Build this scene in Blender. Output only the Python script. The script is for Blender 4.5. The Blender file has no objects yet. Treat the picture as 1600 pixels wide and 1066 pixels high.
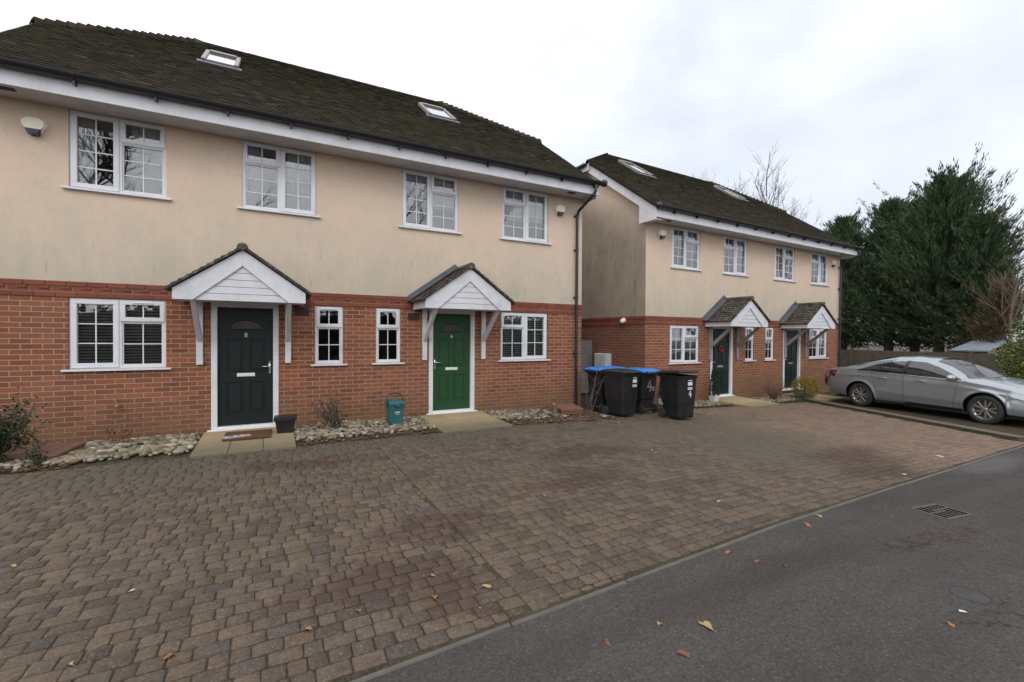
import bpy, math, random
import numpy as np
from math import radians as R, sin, cos, tan, pi, sqrt, atan2, hypot
from mathutils import Vector, Matrix
random.seed(7); rng = np.random.default_rng(7)
SC = bpy.context.scene
COL = SC.collection

# ------------------------------------------------------------------ camera
cam = bpy.data.cameras.new('camera'); co = bpy.data.objects.new('camera', cam); COL.objects.link(co)
cam.sensor_width = 36; cam.lens = 36*710/1600; cam.clip_end = 1000; cam.clip_start = 0.05
yaw, pitch, roll = R(27.7507), R(-0.6514), R(0.36054)
F = Vector((sin(yaw)*cos(pitch), cos(yaw)*cos(pitch), sin(pitch)))
Rt = Vector((cos(yaw), -sin(yaw), 0)); U = Rt.cross(F)
Rt2 = cos(roll)*Rt + sin(roll)*U; U2 = -sin(roll)*Rt + cos(roll)*U
co.matrix_world = Matrix(((Rt2.x, U2.x, -F.x, 0), (Rt2.y, U2.y, -F.y, 0), (Rt2.z, U2.z, -F.z, 0), (0, 0, 0, 1)))
SC.camera = co
SC.cycles.use_denoising = True
SC.cycles.max_bounces = 8
# ------------------------------------------------------------------ sky and sun
SUN_EL, SUN_AZ = R(38), R(215)     # azimuth clockwise from +Y : behind the camera to the left
W = bpy.data.worlds.new('World'); SC.world = W; W.use_nodes = True
nt = W.node_tree; nt.nodes.clear()
def wn(t, **k):
    n = nt.nodes.new(t)
    for a, b in k.items(): setattr(n, a, b)
    return n
sky = wn('ShaderNodeTexSky', sky_type='NISHITA', sun_disc=False, sun_elevation=SUN_EL, sun_rotation=SUN_AZ)
tc = wn('ShaderNodeTexCoord'); mp = wn('ShaderNodeMapping'); mp.inputs['Scale'].default_value = (1, 1, 1.9)
nz = wn('ShaderNodeTexNoise'); nz.inputs['Scale'].default_value = 2.1; nz.inputs['Detail'].default_value = 6; nz.inputs['Roughness'].default_value = .52
nt.links.new(tc.outputs['Generated'], mp.inputs[0]); nt.links.new(mp.outputs[0], nz.inputs[0])
cr = wn('ShaderNodeValToRGB'); cr.color_ramp.elements[0].position = .33; cr.color_ramp.elements[1].position = .62
cr.color_ramp.elements[0].color = (.66,)*3+(1,); cr.color_ramp.elements[1].color = (1, 1, 1, 1)
nt.links.new(nz.outputs[0], cr.inputs[0])
# the cloud deck is thinnest towards the left of the street: brighter there
nrm = wn('ShaderNodeVectorMath', operation='DOT_PRODUCT'); nrm.inputs[1].default_value = (-.90, -.25, .35)
nt.links.new(tc.outputs['Generated'], nrm.inputs[0])
mr = wn('ShaderNodeMapRange'); mr.inputs['From Min'].default_value = -.93; mr.inputs['From Max'].default_value = .4
mr.inputs['To Min'].default_value = 0; mr.inputs['To Max'].default_value = 1
nt.links.new(nrm.outputs['Value'], mr.inputs['Value'])
cl = wn('ShaderNodeMixRGB'); cl.inputs[1].default_value = (9.3, 9.9, 11.1, 1); cl.inputs[2].default_value = (19.5, 19.6, 19.9, 1)
nt.links.new(mr.outputs[0], cl.inputs[0])
mx = wn('ShaderNodeMixRGB'); nt.links.new(cr.outputs[0], mx.inputs[0])
nt.links.new(sky.outputs[0], mx.inputs[1]); nt.links.new(cl.outputs[0], mx.inputs[2])
bg = wn('ShaderNodeBackground'); bg.inputs[1].default_value = .1
ow = wn('ShaderNodeOutputWorld'); nt.links.new(mx.outputs[0], bg.inputs[0]); nt.links.new(bg.outputs[0], ow.inputs[0])
sl = bpy.data.lights.new('sun', 'SUN'); sl.energy = .85; sl.angle = R(25); sl.color = (1, .975, .94)
so = bpy.data.objects.new('sun', sl); COL.objects.link(so)
sd = Vector((sin(SUN_AZ)*cos(SUN_EL), cos(SUN_AZ)*cos(SUN_EL), sin(SUN_EL)))
so.rotation_euler = sd.to_track_quat('Z', 'Y').to_euler()
vs = SC.view_settings; vs.view_transform = 'Standard'; vs.look = 'None'; vs.exposure = -0.08; vs.gamma = 1

# ------------------------------------------------------------------ materials
class N:
    """small node DSL"""
    def __init__(s, name):
        s.m = bpy.data.materials.new(name); s.m.use_nodes = True; s.t = s.m.node_tree; s.t.nodes.clear()
        s.out = s.t.nodes.new('ShaderNodeOutputMaterial'); s.b = s.t.nodes.new('ShaderNodeBsdfPrincipled')
        s.t.links.new(s.b.outputs[0], s.out.inputs[0]); s.tc = None; s.disp = None
    def put(s, sock, v):
        if isinstance(v, bpy.types.NodeSocket): s.t.links.new(v, sock)
        elif v is not None:
            if isinstance(v, (tuple, list)) and len(v) == 3 and sock.type == 'RGBA': v = tuple(v)+(1,)
            sock.default_value = v
    def node(s, typ, ins=None, **k):
        n = s.t.nodes.new(typ)
        for a, b in k.items(): setattr(n, a, b)
        for a, b in (ins or {}).items(): s.put(n.inputs[a], b)
        return n
    def obj(s):
        if not s.tc: s.tc = s.node('ShaderNodeTexCoord')
        return s.tc.outputs['Object']
    def geo(s): return s.node('ShaderNodeNewGeometry')
    def isl(s): return s.geo().outputs['Random Per Island']
    def map(s, v, scale=(1, 1, 1), rot=(0, 0, 0), loc=(0, 0, 0)):
        return s.node('ShaderNodeMapping', {0: v, 'Scale': scale, 'Rotation': rot, 'Location': loc}).outputs[0]
    def noise(s, v, scale, detail=4, rough=.55, dist=0):
        return s.node('ShaderNodeTexNoise', {'Vector': v, 'Scale': scale, 'Detail': detail, 'Roughness': rough, 'Distortion': dist}).outputs[0]
    def vor(s, v, scale, out='Distance', feature='F1'):
        return s.node('ShaderNodeTexVoronoi', {'Vector': v, 'Scale': scale}, feature=feature).outputs[out]
    def ramp(s, f, stops, interp='LINEAR'):
        n = s.node('ShaderNodeValToRGB', {0: f}); e = n.color_ramp.elements; n.color_ramp.interpolation = interp
        while len(e) < len(stops): e.new(.5)
        for el, (p, c) in zip(e, stops):
            el.position = p; el.color = (c, c, c, 1) if not isinstance(c, (tuple, list)) else tuple(c)+(1,)
        return n.outputs[0]
    def mix(s, f, a, b, t='MIX'):
        return s.node('ShaderNodeMixRGB', {0: f, 1: a, 2: b}, blend_type=t).outputs[0]
    def math(s, op, a, b=0, clamp=False):
        return s.node('ShaderNodeMath', {0: a, 1: b}, operation=op, use_clamp=clamp).outputs[0]
    def sep(s, v): return s.node('ShaderNodeSeparateXYZ', {0: v}).outputs
    def comb(s, x=0, y=0, z=0): return s.node('ShaderNodeCombineXYZ', {0: x, 1: y, 2: z}).outputs[0]
    def bump(s, h, dist=.01, strength=1.0, normal=None):
        n = s.node('ShaderNodeBump', {'Height': h, 'Distance': dist, 'Strength': strength})
        if normal is not None: s.put(n.inputs['Normal'], normal)
        s.put(s.b.inputs['Normal'], n.outputs[0]); return n.outputs[0]
    def fin(s, col=None, rough=.6, metal=0, spec=.5, coat=0):
        s.put(s.b.inputs['Base Color'], col); s.put(s.b.inputs['Roughness'], rough); s.put(s.b.inputs['Metallic'], metal)
        s.put(s.b.inputs['Specular IOR Level'], spec)
        if coat: s.put(s.b.inputs['Coat Weight'], coat); s.put(s.b.inputs['Coat Roughness'], .05)
        return s.m
MAT = {}
def simple(name, c, rough=.5, c2=None, scale=8, bump=0, bscale=40, metal=0, spec=.5, coat=0, dirt=0):
    n = N(name); v = n.obj(); col = c
    if c2: col = n.mix(n.ramp(n.noise(v, scale, 5, .6), [(.3, 0), (.7, 1)]), c, c2)
    if dirt: col = n.mix(n.math('MULTIPLY', n.ramp(n.noise(v, 3.1, 7, .7), [(.48, 0), (.75, 1)]), dirt), col, (.12, .11, .08))
    if bump: n.bump(n.noise(v, bscale, 4), bump)
    MAT[name] = n.fin(col, rough, metal, spec, coat); return MAT[name]

simple('upvc', (.70, .71, .75), .3, (.62, .64, .67), 3, dirt=.12)
simple('white_board', (.66, .67, .72), .42, (.58, .59, .62), 4, dirt=.22)
simple('grey_board', (.30, .29, .28), .7, (.20, .19, .18), 9, dirt=.4)
simple('soffit', (.62, .61, .62), .6, (.50, .49, .48), 5)
simple('black_plastic', (.012, .013, .018), .35, (.02, .02, .026), 6)
simple('bin_black', (.012, .012, .013), .42, (.019, .019, .020), 9, bump=.0015, bscale=60, dirt=.10, spec=.35)
simple('bin_blue', (.015, .16, .58), .4, (.03, .22, .66), 5, dirt=.1)
simple('teal', (.018, .105, .115), .45, (.022, .125, .13), 5, dirt=.2)
simple('lead', (.075, .085, .105), .55, (.12, .13, .15), 7)
simple('interior', (.10, .095, .09), .9)
simple('blind', (.8, .8, .74), .6)
simple('blind_dark', (.66, .64, .58), .6)
simple('fan_glass', (.06, .03, .028), .25, (.03, .025, .025), 20)
simple('curtain', (.78, .78, .76), .9, (.68, .68, .67), 7)
simple('chrome', (.7, .7, .72), .22, metal=1)
simple('brass_white', (.75, .75, .76), .35)
simple('alarm_cream', (.78, .74, .58), .4)
simple('alarm_blue', (.01, .02, .07), .25)
simple('vent_brown', (.05, .025, .018), .6)
simple('tyre', (.018, .018, .018), .8, (.03, .029, .027), 12)
simple('alloy', (.36, .36, .36), .35, metal=.8)
simple('dark_trim', (.012, .012, .013), .4)
simple('red_lens', (.09, .006, .01), .15, coat=1)
simple('head_lens', (.35, .37, .4), .1, metal=.5, coat=1)
simple('wood_fence', (.105, .085, .062), .85, (.055, .048, .035), 5, bump=.004, bscale=30)
simple('grey_wood', (.22, .22, .21), .85, (.14, .14, .13), 6)
simple('bark', (.075, .062, .05), .9, (.04, .034, .028), 10, bump=.01, bscale=30)
simple('twig', (.16, .12, .10), .9, (.10, .075, .065), 10)
simple('rust_twig', (.15, .07, .05), .9)
simple('grey_twig', (.15, .105, .08), .9)
simple('stem_green', (.09, .10, .05), .8, (.12, .09, .06), 10)
simple('wood_cut', (.60, .42, .25), .8)
simple('soil', (.05, .038, .026), .95, (.085, .065, .045), 12, bump=.03, bscale=18)
simple('mat_coir', (.13, .055, .025), .95, (.09, .04, .02), 40, bump=.01, bscale=220)
simple('paper', (.62, .60, .60), .6, (.5, .48, .47), 30)
simple('card', (.40, .29, .20), .8)
simple('ink_blue', (.10, .16, .42), .6)
simple('sticker', (.62, .64, .7), .5)
simple('paint_white', (.55, .55, .55), .7, (.3, .3, .3), 30)
simple('orange_ball', (.42, .17, .02), .4, (.2, .08, .02), 30)
simple('wreath_red', (.35, .02, .02), .7)
simple('hose', (.10, .015, .02), .4)
simple('iron', (.13, .115, .085), .8, (.09, .08, .06), 15, metal=.2, bump=.003)
simple('slot_shade', (.004, .004, .004), 1.0, spec=0)  # black that paints the shade between the grate bars
simple('meter_box', (.52, .53, .56), .5, dirt=.1)
simple('shed_roof', (.15, .17, .20), .6, (.22, .24, .27), 3)
simple('pot_white', (.6, .6, .6), .5, dirt=.1)
simple('clay_slab', (.19, .085, .06), .85, (.14, .07, .05), 6, bump=.003, bscale=60, dirt=.3)
simple('kerb_stone', (.120, .112, .098), .9, (.080, .072, .060), 5, bump=.003, bscale=60, dirt=.5)
simple('edging_brick', (.12, .094, .070), .9, (.075, .064, .046), 6, bump=.004, bscale=60, dirt=.7)
simple('house_far', (.5, .48, .45), .8)
simple('litter_purple', (.12, .12, .42), .4, (.5, .5, .5), 40)

def brick_mat(name, tint=(1, 1, 1), side=False):
    n = N(name); v = n.obj(); s = n.sep(v); u = n.math('ADD', s[0], s[1])
    w = n.comb(u, s[2], 0)
    wob = n.noise(w, 9, 2); w2 = n.node('ShaderNodeVectorMath', {0: w, 1: n.node('ShaderNodeVectorMath', {0: n.comb(wob, wob, 0), 'Scale': .006}, operation='SCALE').outputs[0]}, operation='ADD').outputs[0]
    b = n.node('ShaderNodeTexBrick', {'Vector': w2, 'Color1': (.325, .106, .053), 'Color2': (.175, .057, .034), 'Mortar': (.345, .265, .175), 'Scale': 1.0,
        'Mortar Size': .0066, 'Mortar Smooth': .12, 'Bias': 0, 'Brick Width': .225, 'Row Height': .075})
    b.offset = .5; b.offset_frequency = 2
    br = n.node('ShaderNodeTexBrick', {'Vector': w2, 'Color1': (1, 1, 1), 'Color2': (0, 0, 0), 'Mortar': (.5, .5, .5), 'Scale': 1.0,
        'Mortar Size': .0, 'Bias': 0, 'Brick Width': .225, 'Row Height': .075}); br.offset = .5
    isb = n.math('SUBTRACT', 1, b.outputs['Fac'])
    c = n.mix(n.math('MULTIPLY', n.math('MULTIPLY', n.ramp(n.noise(w, 42, 3), [(.35, 0), (.7, 1)]), .45), isb), b.outputs[0], (.14, .06, .045))
    c = n.mix(n.math('MULTIPLY', n.math('MULTIPLY', n.ramp(n.noise(w, 1.1, 4), [(.4, 0), (.7, 1)]), .35), isb), c, (.30, .13, .09))
    # algae and splash dirt along the foot of the wall
    foot = n.ramp(n.math('ADD', s[2], n.math('MULTIPLY', n.noise(w, 1.6, 5), .9)), [(0, 1), (1, 0)])
    f2 = n.node('ShaderNodeMapRange', {'Value': n.math('ADD', s[2], n.math('MULTIPLY', n.noise(w, 1.6, 5), .9)), 'From Min': -1.15, 'From Max': -.45, 'To Min': .5, 'To Max': 0}).outputs[0]
    c = n.mix(f2, c, (.13, .095, .055))
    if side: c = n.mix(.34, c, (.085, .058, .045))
    fac = n.math('SUBTRACT', 1, b.outputs['Fac'])
    n.bump(n.math('ADD', n.math('MULTIPLY', fac, 1), n.math('MULTIPLY', n.noise(w, 60, 3), .35)), .006)
    MAT[name] = n.fin(c, .88, spec=.25)
brick_mat('brick'); brick_mat('brick_side', side=True)

n = N('brick_band'); v = n.obj()
c = n.mix(n.isl(), (.27, .078, .045), (.18, .054, .035)); c = n.mix(n.math('MULTIPLY', n.noise(v, 35, 3), .6), c, (.16, .06, .045))
n.bump(n.noise(v, 60, 3), .003); MAT['brick_band'] = n.fin(c, .85, spec=.25)
simple('mortar', (.28, .2, .14), .9, (.2, .15, .1), 20)

def render_mat(name, dirt):
    n = N(name); v = n.obj(); s = n.sep(v); u = n.math('ADD', s[0], s[1]); w = n.comb(u, 0, s[2])
    c = n.mix(n.ramp(n.noise(w, .9, 4), [(.35, 0), (.65, 1)]), (.70, .54, .425), (.63, .505, .405))
    lo_, hi_ = (.3, 2.1) if not dirt else (2.2, 4.4)
    # weather line: the lower the wetter; the sheltered strip under the eaves stays clean
    hh = n.math('SUBTRACT', s[2], n.math('MULTIPLY', n.noise(w, .7, 5, .6), 1.1))
    if dirt: hh = n.math('SUBTRACT', hh, n.math('MULTIPLY', s[1], .52))
    low = n.node('ShaderNodeMapRange', {'Value': hh, 'From Min': lo_-.5, 'From Max': hi_-(.35 if not dirt else 1.6), 'To Min': 1, 'To Max': 0}).outputs[0]
    st = n.ramp(n.noise(n.map(w, (2.6, 1, 1.1)), 1, 7, .7), [(.36, 0), (.68, 1)])
    fine = n.ramp(n.noise(n.map(w, (14, 1, 2.6), loc=(1, 0, 5)), 1, 7, .72), [(.56, 0), (.68, 1)])
    a = n.math('MULTIPLY', low, n.math('ADD', n.math('MULTIPLY', st, .8 if not dirt else .25), .36 if not dirt else .70), True)
    c = n.mix(a, c, (.44, .42, .335) if not dirt else (.235, .205, .165))
    c = n.mix(n.math('MULTIPLY', n.math('MULTIPLY', fine, low), .8), c, (.30, .285, .235) if not dirt else (.11, .095, .075))
    if dirt:
        run = n.ramp(n.noise(n.map(w, (5.5, 1, .10), loc=(3, 0, 0)), 1, 2, .4), [(.62, 0), (.68, 1)])
        zz = n.node('ShaderNodeMapRange', {'Value': s[2], 'From Min': 2.7, 'From Max': 2.4, 'To Min': 0, 'To Max': .55}).outputs[0]
        c = n.mix(n.math('MULTIPLY', n.math('MULTIPLY', run, zz), n.ramp(n.noise(w, 1.3, 5, .7), [(.45, 0), (.6, 1)])), c, (.09, .08, .065))
    mt = n.ramp(n.noise(n.map(w, loc=(4, 0, 4)), 5.5, 8, .75), [(.50, 0), (.66, 1)]); c = n.mix(n.math('MULTIPLY', mt, .26), c, (.38, .345, .285))
    big = n.ramp(n.noise(n.map(w, loc=(7, 0, 2)), .45, 3, .5), [(.42, 0), (.62, 1)]); c = n.mix(n.math('MULTIPLY', n.math('MULTIPLY', big, low), .30), c, (.34, .34, .27) if not dirt else (.2, .18, .15))
    n.bump(n.noise(v, 120, 4, .7), .005)
    MAT[name] = n.fin(c, .92, spec=.2)
render_mat('render', False); render_mat('render_side', True)

n = N('roof_tile'); v = n.obj(); i = n.isl()
c = n.ramp(i, [(0, (.021, .017, .013)), (.35, (.029, .023, .017)), (.7, (.038, .029, .022)), (.95, (.048, .038, .029)), (1, (.075, .066, .052))])
mo = n.ramp(n.noise(v, 1.3, 6, .65), [(.45, 0), (.68, 1)]); c = n.mix(n.math('MULTIPLY', mo, .6), c, (.048, .052, .012))
rd = n.ramp(n.noise(n.map(v, loc=(9, 3, 0)), .9, 5, .6), [(.5, 0), (.72, 1)]); c = n.mix(n.math('MULTIPLY', rd, .3), c, (.058, .034, .020))
sp = n.ramp(n.vor(v, 26), [(.0, 1), (.16, 0)]); c = n.mix(n.math('MULTIPLY', sp, n.math('MULTIPLY', n.noise(v, 5), .8)), c, (.16, .155, .09))
n.bump(n.noise(v, 40, 4), .012); MAT['roof_tile'] = n.fin(c, .95, spec=.12)
n = N('porch_tile'); v = n.obj(); i = n.isl()
c = n.ramp(i, [(0, (.035, .031, .028)), (.5, (.062, .052, .046)), (1, (.095, .082, .07))])
c = n.mix(n.ramp(n.noise(v, 14, 5, .7), [(.52, 0), (.62, 1)]), c, (.19, .18, .12)); n.bump(n.noise(v, 60, 4), .006); MAT['porch_tile'] = n.fin(c, .95, spec=.15)

def ground_stain(n, v):
    big = n.ramp(n.noise(v, .55, 6, .62), [(.47, 0), (.66, 1)])
    mid = n.ramp(n.noise(n.map(v, loc=(5, 1, 0)), 1.9, 7, .7), [(.54, 0), (.66, 1)])
    return big, mid
def blob(n, v, pts, warp=.45, edge_=.5):
    nz = n.node('ShaderNodeTexNoise', {'Vector': v, 'Scale': 1.6, 'Detail': 8, 'Roughness': .75}).outputs['Color']
    wv = n.node('ShaderNodeVectorMath', {0: v, 1: n.node('ShaderNodeVectorMath', {0: n.node('ShaderNodeVectorMath', {0: nz, 1: (.5, .5, .5)}, operation='SUBTRACT').outputs[0], 'Scale': warp*4}, operation='SCALE').outputs[0]}, operation='ADD').outputs[0]
    tot = None
    for (x, y, rx, ry) in pts:
        m = n.node('ShaderNodeMapping', {0: wv, 'Location': (-x/rx, -y/ry, 0), 'Scale': (1/rx, 1/ry, 0)}).outputs[0]
        d = n.node('ShaderNodeVectorMath', {0: m}, operation='LENGTH').outputs['Value']
        f = n.node('ShaderNodeMapRange', {'Value': d, 'From Min': 1.15, 'From Max': .2, 'To Min': 0, 'To Max': 1}).outputs[0]
        tot = f if tot is None else n.math('MAXIMUM', tot, f)
    hi = n.noise(v, 13, 8, .78)
    return n.node('ShaderNodeMapRange', {'Value': n.math('ADD', tot, n.math('MULTIPLY', hi, 1.5)), 'From Min': .95, 'From Max': 1.45, 'To Min': 0, 'To Max': 1}).outputs[0]
MOSS = [(5.9, 5.9, 1.9, 1.0), (7.6, 5.2, 1.5, 1.6), (6.6, 4.2, 1.3, 1.2), (8.6, 6.6, 2.2, .8), (2.0, 6.8, 3.2, .5), (-1.5, 6.6, 2.4, .8)]
SOIL = [(1.05, 2.72, .42, .25), (6.9, 3.0, .9, .5), (.6, 3.0, .9, .35), (1.3, 3.75, .8, .4), (3.0, 4.2, .9, .5), (.3, 6.3, .9, .35), (7.6, 3.6, 1.0, .5), (4.0, 5.2, 1.2, .5)]
n = N('block_paving'); v = n.obj(); i = n.isl(); s = n.sep(v)
c = n.ramp(i, [(0, (.072, .055, .043)), (.25, (.102, .077, .058)), (.5, (.118, .086, .062)), (.75, (.138, .098, .071)), (.93, (.100, .082, .066)), (1, (.070, .060, .053))])
pk = n.node('ShaderNodeMapRange', {'Value': s[0], 'From Min': 7.2, 'From Max': 9.0, 'To Min': 0, 'To Max': .8}).outputs[0]
c = n.mix(pk, c, n.mix(i, (.185, .122, .088), (.235, .155, .115)))
c = n.mix(n.math('MULTIPLY', n.ramp(n.noise(v, 60, 5, .85), [(.53, 0), (.62, 1)]), .62), c, (.25, .205, .165))
c = n.mix(n.math('MULTIPLY', n.ramp(n.noise(v, 26, 7, .85), [(.50, 0), (.62, 1)]), .65), c, (.052, .040, .031))
g1, g2 = ground_stain(n, v)
c = n.mix(n.math('MULTIPLY', g2, .45), c, (.060, .042, .034)); c = n.mix(n.math('MULTIPLY', g1, .16), c, (.075, .075, .050))
c = n.mix(n.math('MULTIPLY', blob(n, v, MOSS), .55), c, (.100, .092, .066))
c = n.mix(n.math('MULTIPLY', blob(n, v, SOIL, .4), .62), c, (.066, .040, .031))
n.bump(n.noise(v, 120, 4, .7), .004); MAT['block_paving'] = n.fin(c, .93, spec=.2)
n = N('joint'); v = n.obj()
c = n.mix(n.ramp(n.noise(v, 1.5, 6, .6), [(.42, 0), (.62, 1)]), (.042, .034, .025), (.058, .060, .024))
c = n.mix(n.ramp(n.noise(v, 70, 3), [(.45, 0), (.6, 1)]), c, (.075, .060, .044))
c = n.mix(n.math('MULTIPLY', blob(n, v, SOIL, .3), .8), c, (.05, .036, .029))
n.bump(n.noise(v, 90, 4), .01); MAT['joint'] = n.fin(c, .95, spec=.1)
n = N('asphalt'); v = n.obj()
c = n.mix(n.ramp(n.noise(v, .5, 5), [(.35, 0), (.65, 1)]), (.073, .066, .060), (.093, .085, .078))
vc = n.vor(v, 110, 'Color'); vs_ = n.sep(vc)[0]
c = n.mix(n.ramp(vs_, [(0, .0), (.55, .15), (.84, .2), (.95, .6), (1, .8)]), c, (.165, .152, .14))
c = n.mix(n.math('MULTIPLY', n.ramp(n.noise(v, 42, 5, .85), [(.44, 0), (.62, 1)]), .55), c, (.030, .029, .029))
c = n.mix(n.math('MULTIPLY', n.ramp(n.noise(n.map(v, (.6, 1.6, 1)), 1.1, 7, .7), [(.48, 0), (.62, 1)]), .30), c, (.035, .034, .035))
crk = n.ramp(n.vor(n.node('ShaderNodeVectorMath', {0: v, 1: n.node('ShaderNodeTexNoise', {'Vector': v, 'Scale': 3.0, 'Detail': 5}).outputs['Color']}, operation='ADD').outputs[0], .42, feature='DISTANCE_TO_EDGE'), [(0, 1), (.006, 0)])
c = n.mix(n.math('MULTIPLY', n.math('MULTIPLY', crk, n.ramp(n.noise(v, .7, 3), [(.5, 0), (.6, 1)])), .6), c, (.02, .019, .018))
br = n.ramp(n.noise(n.map(v, (1, 1.6, 1), loc=(2, 7, 0)), 2.1, 7, .72), [(.60, 0), (.72, 1)]); c = n.mix(n.math('MULTIPLY', br, .45), c, (.085, .055, .045))
c = n.mix(n.math('MULTIPLY', blob(n, v, [(4.65, 1.75, .75, .14), (5.2, 1.62, .42, .12)], .10), n.ramp(n.noise(n.map(v, (3, 9, 1)), 2.5, 8, .8), [(.44, 0), (.58, .85)])), c, (.058, .034, .026))
c = n.mix(n.math('MULTIPLY', blob(n, v, [(9.1, 2.55, 1.4, .3)], .1), .4), c, (.17, .17, .18))
c = n.mix(n.math('MULTIPLY', blob(n, v, [(3.0, 1.95, 3.2, .18), (7, 2.25, 1.4, .2)], .1), .32), c, (.060, .047, .040))
lf = n.ramp(n.math('ADD', n.vor(v, 2.3), n.math('MULTIPLY', n.noise(v, 18, 4), .16)), [(.13, 1), (.20, 0)]); c = n.mix(n.math('MULTIPLY', n.math('MULTIPLY', lf, n.ramp(n.sep(n.vor(v, 2.3, 'Color'))[1], [(.45, 0), (.5, 1)])), .55), c, (.085, .048, .036))
n.bump(n.math('ADD', vs_, n.noise(v, 200, 2)), .006); MAT['asphalt'] = n.fin(c, .95, spec=.08)
n = N('slab_buff'); v = n.obj(); i = n.isl(); s = n.sep(v)
c = n.mix(i, (.42, .325, .185), (.35, .275, .165)); c = n.mix(n.math('MULTIPLY', n.noise(v, 90, 3), .3), c, (.2, .16, .1))
y = n.math('ADD', s[1], n.math('MULTIPLY', n.noise(v, 2.2, 5), .7))
c = n.mix(n.node('ShaderNodeMapRange', {'Value': y, 'From Min': 8.55, 'From Max': 7.75, 'To Min': 0, 'To Max': .85}).outputs[0], c, (.135, .125, .085))
n.bump(n.noise(v, 150, 3), .002); MAT['slab_buff'] = n.fin(c, .9, spec=.2)
n = N('pebble'); v = n.obj(); i = n.isl()
c = n.ramp(i, [(0, (.07, .055, .04)), (.2, (.17, .14, .10)), (.5, (.28, .24, .17)), (.75, (.37, .33, .25)), (.9, (.20, .12, .07)), (1, (.52, .50, .46))])
c = n.mix(n.math('MULTIPLY', n.ramp(n.noise(v, 4, 5, .7), [(.42, 0), (.62, 1)]), .6), c, (.07, .062, .035)); MAT['pebble'] = n.fin(c, .75, spec=.3)
def leafmat(name, a, b, c3=None, rough=.5):
    n = N(name); i = n.isl()
    MAT[name] = n.fin(n.ramp(i, [(0, a), (.6, b), (1, c3 or b)]), rough, spec=.35)
leafmat('holly', (.010, .020, .012), (.025, .048, .022), (.055, .085, .045), .35)
leafmat('conifer', (.020, .042, .020), (.046, .080, .034), (.095, .130, .056), .9)
leafmat('conifer_dead', (.05, .035, .02), (.09, .06, .03), (.045, .05, .02), .8)
leafmat('laurel', (.030, .060, .012), (.085, .125, .018), (.23, .23, .03), .5)
leafmat('yellow_shrub', (.09, .09, .008), (.20, .155, .008), (.31, .22, .012), .7)
leafmat('rose_leaf', (.03, .035, .015), (.06, .055, .025), (.11, .06, .02), .6)
leafmat('dead_leaf', (.08, .045, .028), (.17, .095, .052), (.30, .19, .11), .8)
leafmat('leaf_orange', (.24, .10, .045), (.27, .12, .05), (.30, .15, .07), .7)
leafmat('leaf_tan', (.34, .235, .11), (.36, .25, .12), None, .7)
leafmat('leaf_brown', (.14, .055, .03), (.17, .07, .035), None, .7)
leafmat('grass', (.03, .05, .012), (.06, .085, .02), (.12, .11, .035), .8)
leafmat('dark_topiary', (.008, .018, .009), (.016, .034, .015), (.03, .05, .022), .6)

def glass_mat(name, tint=(.78, .82, .84), refl=(.95, .97, 1)):
    n = N(name); t = n.t; t.nodes.remove(n.b)
    tr = n.node('ShaderNodeBsdfTransparent', {0: tint}); gl = n.node('ShaderNodeBsdfGlossy', {0: refl, 'Roughness': .015})
    fr = n.node('ShaderNodeFresnel', {'IOR': 2.5})
    v = n.obj(); bp = n.node('ShaderNodeBump', {'Height': n.noise(v, 1.2, 1), 'Distance': .003}).outputs[0]
    t.links.new(bp, gl.inputs['Normal']); t.links.new(bp, fr.inputs['Normal'])
    mx = n.node('ShaderNodeMixShader', {0: fr.outputs[0], 1: tr.outputs[0], 2: gl.outputs[0]}); t.links.new(mx.outputs[0], n.out.inputs[0])
    MAT[name] = n.m
glass_mat('glass'); 
n = N('car_glass'); MAT['car_glass'] = n.fin((.012, .015, .017), .04, spec=1.0)
n = N('skylight_glass'); MAT['skylight_glass'] = n.fin((.10, .11, .12), .05, spec=1.0, coat=1)
n = N('car_paint'); v = n.obj(); MAT['car_paint'] = n.fin(n.mix(n.math('MULTIPLY', n.noise(v, 3, 4), .35), (.33, .36, .395), (.31, .335, .37)), .26, metal=.6, coat=1)
def door_mat(name, c):
    n = N(name); v = n.obj(); g = n.noise(n.map(v, (30, 30, 3)), 1, 4)
    n.bump(g, .0015); MAT[name] = n.fin(n.mix(n.math('MULTIPLY', g, .3), c, tuple(x*.6 for x in c)), .42, spec=.3)
door_mat('door_black', (.011, .018, .018)); door_mat('door_green', (.020, .070, .027)); door_mat('door_dark', (.007, .021, .017))

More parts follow.
